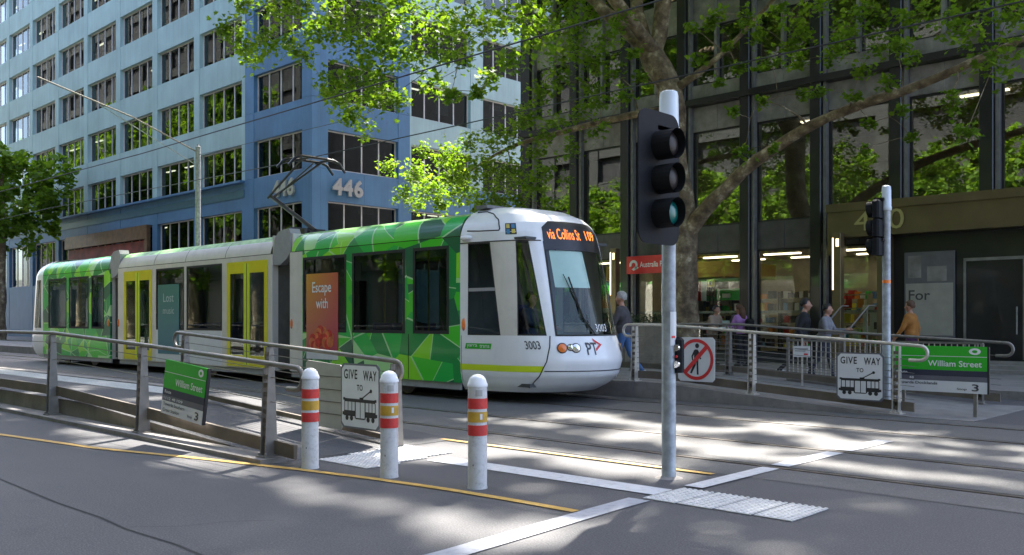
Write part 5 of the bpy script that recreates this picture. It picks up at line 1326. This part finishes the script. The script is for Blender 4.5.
BRIGHT += [(-11.2,4.75,1.5,.45),(-8.9,4.5,1.0,.3),(-7.5,4.45,.9,.26),(-6.2,4.4,1.0,.2),(-5.2,4.45,.7,.25),(-4.5,4.5,.6,.4),
  (-9.6,6.0,1.1,.4),(-12.6,7.0,1.2,.4),(-7.6,6.5,.8,.5),(-6.6,7.3,1.6,.3),(-5.2,7.0,.7,.35),(-10,10.75,2.2,.2),(-7.2,10.5,1.4,.22),(-4.0,8.8,1.7,.3),(-6.6,9.0,1.0,.2),(-5.5,11.9,1.3,.18),(-3,11.2,1.0,.16),(-9,9.3,1.0,.25),(-8,14.6,2.5,.5),(-5.2,14.4,1.2,.4),(-14,9.2,1.6,.4),]
def project(P):
    a = R(46.2)
    d = -P[:,0]*math.cos(a) + P[:,1]*math.sin(a); l = P[:,0]*math.sin(a) + P[:,1]*math.cos(a)
    return 512 + 907*l/d, 320.5 - 907*(P[:,2]-1.45)/d, d
def limb(nodes, mb, pts, rad, n=9):
    P = [Vector(p) for p in pts]; out, rr = [], []
    for i in range(len(P) - 1):
        p0, p1, p2, p3 = P[max(i-1,0)], P[i], P[i+1], P[min(i+2,len(P)-1)]
        for k in range(4):
            t = k / 4
            out.append(.5*(2*p1+(p2-p0)*t+(2*p0-5*p1+4*p2-p3)*t*t+(3*p1-p0-3*p2+p3)*t**3) + Vector((random.uniform(-1,1), random.uniform(-1,1), random.uniform(-1,1))) * rad[i] * .12)
            rr.append((rad[i] + (rad[i+1] - rad[i]) * t) * random.uniform(.93, 1.07))
    out.append(P[-1]); rr.append(rad[-1])
    mb.tube(out, rr, n)
    nodes += [(o, r_) for o, r_ in zip(out, rr)]
def grow(nodes, mb, clumps):
    NP = np.array([tuple(o) for o, _ in nodes]); NR = [r_ for _, r_ in nodes]
    order = sorted(clumps, key=lambda c: np.min(np.linalg.norm(NP - np.array(c[:3]), axis=1)))
    for c in order:
        p = np.array(c[:3]); d = np.linalg.norm(NP - p, axis=1) + .5 * np.maximum(0, NP[:, 2] - p[2])
        i = int(np.argmin(d)); a = Vector(NP[i]); b = Vector(p); L = (b - a).length
        r0 = min(NR[i] * .7, .012 + .012 * L); r1 = .008
        mid = a.lerp(b, .5) + Vector((random.uniform(-.12,.12), random.uniform(-.12,.12), random.uniform(.0,.14))) * L
        pts = [a, a.lerp(mid, .5) + Vector((0,0,.03*L)), mid, mid.lerp(b, .5) + Vector((random.uniform(-.05,.05)*L, 0, .02*L)), b]
        rs = [r0 + (r1 - r0) * k / 4 for k in range(5)]
        mb.tube(pts, rs, 5)
        for _ in range(3):
            e = b + Vector((random.uniform(-1,1), random.uniform(-1,1), random.uniform(-.8,.6))) * c[3] * .9
            mb.tube([b.lerp(mid, .15), b.lerp(e, .5) + Vector((0,0,.03)), e], [.008, .006, .004], 4)
        NP = np.vstack([NP] + [np.array(q)[None] for q in pts[1:]]); NR += rs[1:]
CL = [(-23.2,13.0,9.6,0.45),(-23.3,12.7,9.5,0.22),(-23.1,13.3,9.1,0.37),(-21.4,12.8,8.8,0.4),(-20.0,12.6,8.5,0.38),(-20.5,13.4,8.4,0.34),(-25.1,14.6,9.5,0.31),(-23.3,14.3,10.5,0.58),(-24.9,14.2,11.0,0.3),(-19.0,12.9,8.7,0.55),(-19.0,13.7,9.2,0.63),(-17.5,13.1,8.0,0.59),(-18.0,12.8,7.2,0.48),(-16.8,12.7,7.0,0.55),(-16.4,12.9,7.4,0.59),(-20.1,14.6,7.3,0.49),(-20.8,14.4,7.7,0.25),(-18.4,14.3,7.1,0.56),(-19.1,14.3,6.5,0.29),(-17.7,12.9,6.3,0.21),(-16.1,13.1,8.1,0.64),(-16.3,13.9,7.7,0.52),(-16.2,14.2,7.0,0.33),(-17.7,14.4,7.0,0.25),(-16.3,14.5,8.5,0.62),(-13.3,12.6,7.5,0.52),(-14.8,13.8,7.3,0.31),(-13.8,14.0,7.9,0.48),(-12.6,13.6,7.6,0.45),(-12.3,12.8,6.6,0.27),(-12.1,13.5,7.0,0.32),(-13.0,12.6,6.0,0.14),(-17.6,14.6,9.4,0.5),(-18.6,14.5,9.6,0.51),(-20.6,13.7,9.8,0.48),(-14.4,13.1,6.3,0.17),(-14.7,14.6,7.0,0.23)]
CM = [(-25.3,20.7,5.9,0.32),(-27.0,21.4,7.3,0.34),(-25.3,21.3,6.8,0.54),(-23.5,20.5,5.9,0.62),(-22.3,20.3,6.8,0.6),(-22.2,20.7,5.8,0.67),(-20.8,20.3,6.3,0.64),(-19.7,19.7,5.2,0.4),(-19.7,20.0,7.0,0.56),(-20.4,21.2,6.2,0.52),(-17.8,19.4,5.4,0.38),(-18.2,19.4,7.3,0.44),(-18.9,20.8,6.7,0.28),(-17.9,20.0,8.1,0.38),(-23.1,20.6,5.3,0.27),(-21.5,20.4,7.3,0.33),(-17.9,20.1,4.6,0.24),(-25.8,21.7,5.7,0.3),(-17.8,19.8,3.8,0.15),(-23.6,20.3,7.3,0.27),(-20.4,19.8,5.1,0.31),(-20.3,20.8,5.2,0.29),(-21.7,20.0,6.2,0.45),(-19.0,20.1,5.1,0.27)]
CR = [(-17.6,20.9,10.2,0.6),(-16.0,19.9,8.8,0.48),(-16.1,20.4,7.7,0.4),(-17.5,21.3,7.8,0.36),(-16.7,19.3,8.2,0.37),(-14.8,19.2,8.9,0.37),(-16.4,19.6,10.3,0.45),(-16.1,20.9,8.6,0.29),(-14.8,20.6,8.2,0.19),(-11.8,19.7,9.0,0.25),(-11.1,19.9,8.8,0.29),(-10.3,19.5,7.5,0.26),(-9.9,20.2,8.3,0.35),(-9.9,19.2,8.4,0.27),(-9.0,20.8,8.4,0.47),(-8.5,21.2,7.8,0.35),(-7.8,21.4,8.4,0.46),(-9.5,20.9,7.7,0.24),(-8.3,21.4,7.0,0.19),(-6.9,19.1,6.8,0.18),(-12.4,19.8,8.0,0.18),(-12.8,21.4,7.8,0.16),(-13.4,21.0,9.3,0.16),(-10.9,20.1,6.8,0.15),(-9.2,21.4,6.8,0.17),(-7.7,20.6,6.1,0.16),(-7.7,21.1,5.6,0.14),(-11.2,19.8,5.5,0.22),(-10.3,19.6,5.5,0.12),(-8.4,20.2,5.3,0.13),(-6.1,19.4,7.3,0.52),(-5.6,20.0,6.7,0.52),(-6.9,21.4,6.4,0.27),(-5.3,19.9,7.6,0.52),(-5.9,19.1,5.2,0.2),(-11.1,19.2,6.4,0.14),(-9.6,19.5,6.6,0.14),(-8.6,21.0,6.0,0.12),(-11.7,20.0,8.2,0.15),(-9.4,19.8,8.6,0.32),(-17.0,19.3,10.0,0.37),(-18.5,21.5,9.8,0.37),(-15.1,20.1,9.7,0.3),(-15.5,19.6,6.6,0.25),(-16.2,19.2,6.2,0.28),(-17.1,19.2,5.7,0.28),(-17.2,19.5,4.8,0.23),(-16.7,20.7,8.3,0.35),(-14.5,19.5,7.4,0.24),(-16.6,19.2,7.0,0.31),(-16.7,20.3,9.4,0.35),(-17.6,19.7,6.8,0.26),(-17.3,21.5,10.7,0.42),(-14.1,19.4,8.5,0.18),(-17.4,20.4,5.6,0.18),(-10.3,21.0,7.8,0.22),(-8.9,20.1,7.8,0.27),(-9.0,21.5,7.5,0.22),(-10.2,20.2,8.0,0.22),(-12.2,19.7,8.9,0.2),(-10.9,20.1,8.3,0.22),(-9.0,19.2,6.5,0.15),(-11.5,20.1,7.7,0.17),(-7.4,19.7,7.3,0.21),(-8.7,21.2,8.8,0.28)]
# unseen canopy over the street, gaps cut to let sun patches onto the road
canA, canB = [], []
for _ in range(620):
    c = (random.uniform(-30, -2), random.uniform(8, 24), random.uniform(14, 19))
    px, py, d = project(np.array([c]))
    if d[0] > 0 and py[0] > -907 * 1.3 / d[0] and -200 < px[0] < 1230: continue
    (canA if c[0] < -9 else canB).append(c + (random.uniform(.55, 1.0),))
tr = thing('plane_tree', 'plane tree with mottled trunk and a long limb reaching right, before the dark building', 'tree', (-14.32, 22, .15), 'street trees')
nodes, wood = [], MB()
limb(nodes, wood, [(-14.32,22,.1),(-14.3,22,.5),(-14.3,22,2),(-14.32,22,4.0),(-14.6,22,6),(-14.75,22,7.8),(-15.2,21.9,8.9),(-15.56,21.8,9.6)], [.55,.43,.38,.4,.34,.34,.36,.3], 16)
limb(nodes, wood, [(-15.5,21.8,9.4),(-16.6,21.3,10.6),(-17.35,21,11.3),(-20,19,12.6),(-22.5,16.5,13)], [.22,.19,.17,.1,.05])
limb(nodes, wood, [(-15.5,21.85,9.4),(-16.0,22,11),(-16.5,22.5,13)], [.22,.19,.13])
limb(nodes, wood, [(-15.3,21.9,9.0),(-15.0,22,10.8),(-14.6,21.5,13),(-13.5,19,14.3)], [.26,.24,.15,.08])
limb(nodes, wood, [(-14.32,22,3.7),(-13.7,21.95,4.45),(-11.95,21.9,5.72),(-10.02,21.9,6.54),(-7.64,21.9,7.0),(-5,21.5,7.6)], [.26,.22,.165,.125,.11,.06], 12)
limb(nodes, wood, [(-14.6,22,8.1),(-13.3,21.9,8.6),(-11.95,21.8,9.45),(-10,21.4,10.6)], [.13,.08,.05,.03])
limb(nodes, wood, [(-14.75,22,7.5),(-15.85,21.9,7.55),(-18.97,21.8,7.4),(-20.73,21.4,7.1),(-22.3,21,6.4)], [.14,.11,.09,.06,.03])
limb(nodes, wood, [(-14.6,21.5,13),(-15.5,19,15),(-17,15,16),(-18,11,16.5)], [.16,.13,.1,.06])
limb(nodes, wood, [(-17.35,21,11.3),(-20,20,14),(-24,19,16)], [.15,.12,.07])
limb(nodes, wood, [(-15.2,21.9,9.2),(-15.4,18,11.6)], [.2,.15])
limb(nodes, wood, [(-15.4,18,11.6),(-17,15.8,11.2),(-18.8,13.8,10.3),(-22,13.6,10.6)], [.14,.09,.06,.03])
vis = CL + CM + CR
grow(nodes, wood, vis + canA)
part('trunk', wood, M['bark'], tr, 'full')
LF = [scatter(c[:3], c[3], int(40 + 640 * c[3] ** 1.8)) for c in CL] + [scatter(c[:3], c[3], int(50 + 850 * c[3] ** 1.8)) for c in CM] + [scatter(c[:3], c[3], int(32 + 600 * c[3] ** 1.8)) for c in CR]
Pv = np.vstack(LF)
o_ = add('crown', leaf_mesh('crown', Pv - np.array(origin(tr)), .108, LEAF), tr)
Pc = np.vstack([scatter(c[:3], c[3], 170) for c in canA]); Pc = Pc[~lit(Pc)]; Pc = Pc[~over(Pc)]
add('upper_crown', leaf_mesh('upper_crown', Pc - np.array(origin(tr)), .26, LEAF_S, .8), tr)
t2 = thing('plane_tree', 'unseen plane tree off to the right, added to shade the road', 'tree', (-2.2, 22, .15), 'street trees')  # whole crown stays out of frame; added for its shade on the road
nodes, wood = [], MB()
limb(nodes, wood, [(-2.2,22,.1),(-2.2,22,.6),(-2.1,22,4),(-2.3,21.8,7),(-3.2,21,10.5),(-4.5,20,15)], [.5,.4,.34,.3,.2,.1], 14)
limb(nodes, wood, [(-2.6,21.5,8.5),(-2,18,12),(-3,13,15),(-4,9,16)], [.22,.16,.1,.05]); limb(nodes, wood, [(-3.0,21.2,9.8),(-6,18,13.5),(-7,13,15.5)], [.18,.12,.06])
grow(nodes, wood, canB)
part('trunk', wood, M['bark'], t2, 'full')
Pc = np.vstack([scatter(c[:3], c[3], 150) for c in canB]); Pc = Pc[~lit(Pc)]
add('crown', leaf_mesh('crown', Pc - np.array(origin(t2)), .26, LEAF_S, .8), t2)
def simple_tree(x, y, label, h=11, rad=5, cnt=130, seed=1, group=None):
    random.seed(seed)
    t = thing('plane_tree', label, 'tree', (x, y, .14), group)
    nodes, wood = [], MB()
    limb(nodes, wood, [(x,y,.1),(x,y,.6),(x+.1,y,3.5),(x,y+.1,6),(x+.2,y,h-2)], [.45,.36,.3,.22,.08], 12)
    cl = []
    for _ in range(cnt):
        v = Vector((random.gauss(0,1), random.gauss(0,1), random.gauss(0,1))).normalized() * random.uniform(.35, 1)
        cl.append((x + v.x * rad, y + v.y * rad, h - 4.2 + v.z * 4.4, random.uniform(.5, 1.0)))
    grow(nodes, wood, cl)
    part('trunk', wood, M['bark'], t, 'full')
    P = np.vstack([scatter(c[:3], c[3], 75) for c in cl])
    add('crown', leaf_mesh('crown', P - np.array(origin(t)), .3, LEAF_S, .4), t)
    return t
simple_tree(-68, 20.5, 'leafy plane tree at the far left edge before the blue building', 14, 5, 110, 3, 'street trees')
src = simple_tree(-14, -5.2, 'leafy plane tree on the near footpath, mirrored in the shop windows', 12, 4.6, 120, 5, 'near footpath trees seen mirrored')
for x, y in ((-20.5, -5.6), (-27, -5.2), (-33.5, -5.5), (-40, -5.2), (-47, -5.3), (-55, -5.4), (-64, -5.3), (-74, -5.6), (-84, -5.4), (-5, -7.2), (6, -5.8), (-98, -3), (-112, -2.5), (-126, -3), (-140, -2.5), (-156, -3)):
    c = src.copy(); col.objects.link(c); c.location = (x, y, .14); c.rotation_euler = (0, 0, x * .7)
    if x < -90: c.scale = (1.7, 1.5, 2.6)
    for ch in src.children:
        q = ch.copy(); col.objects.link(q); q.parent = c
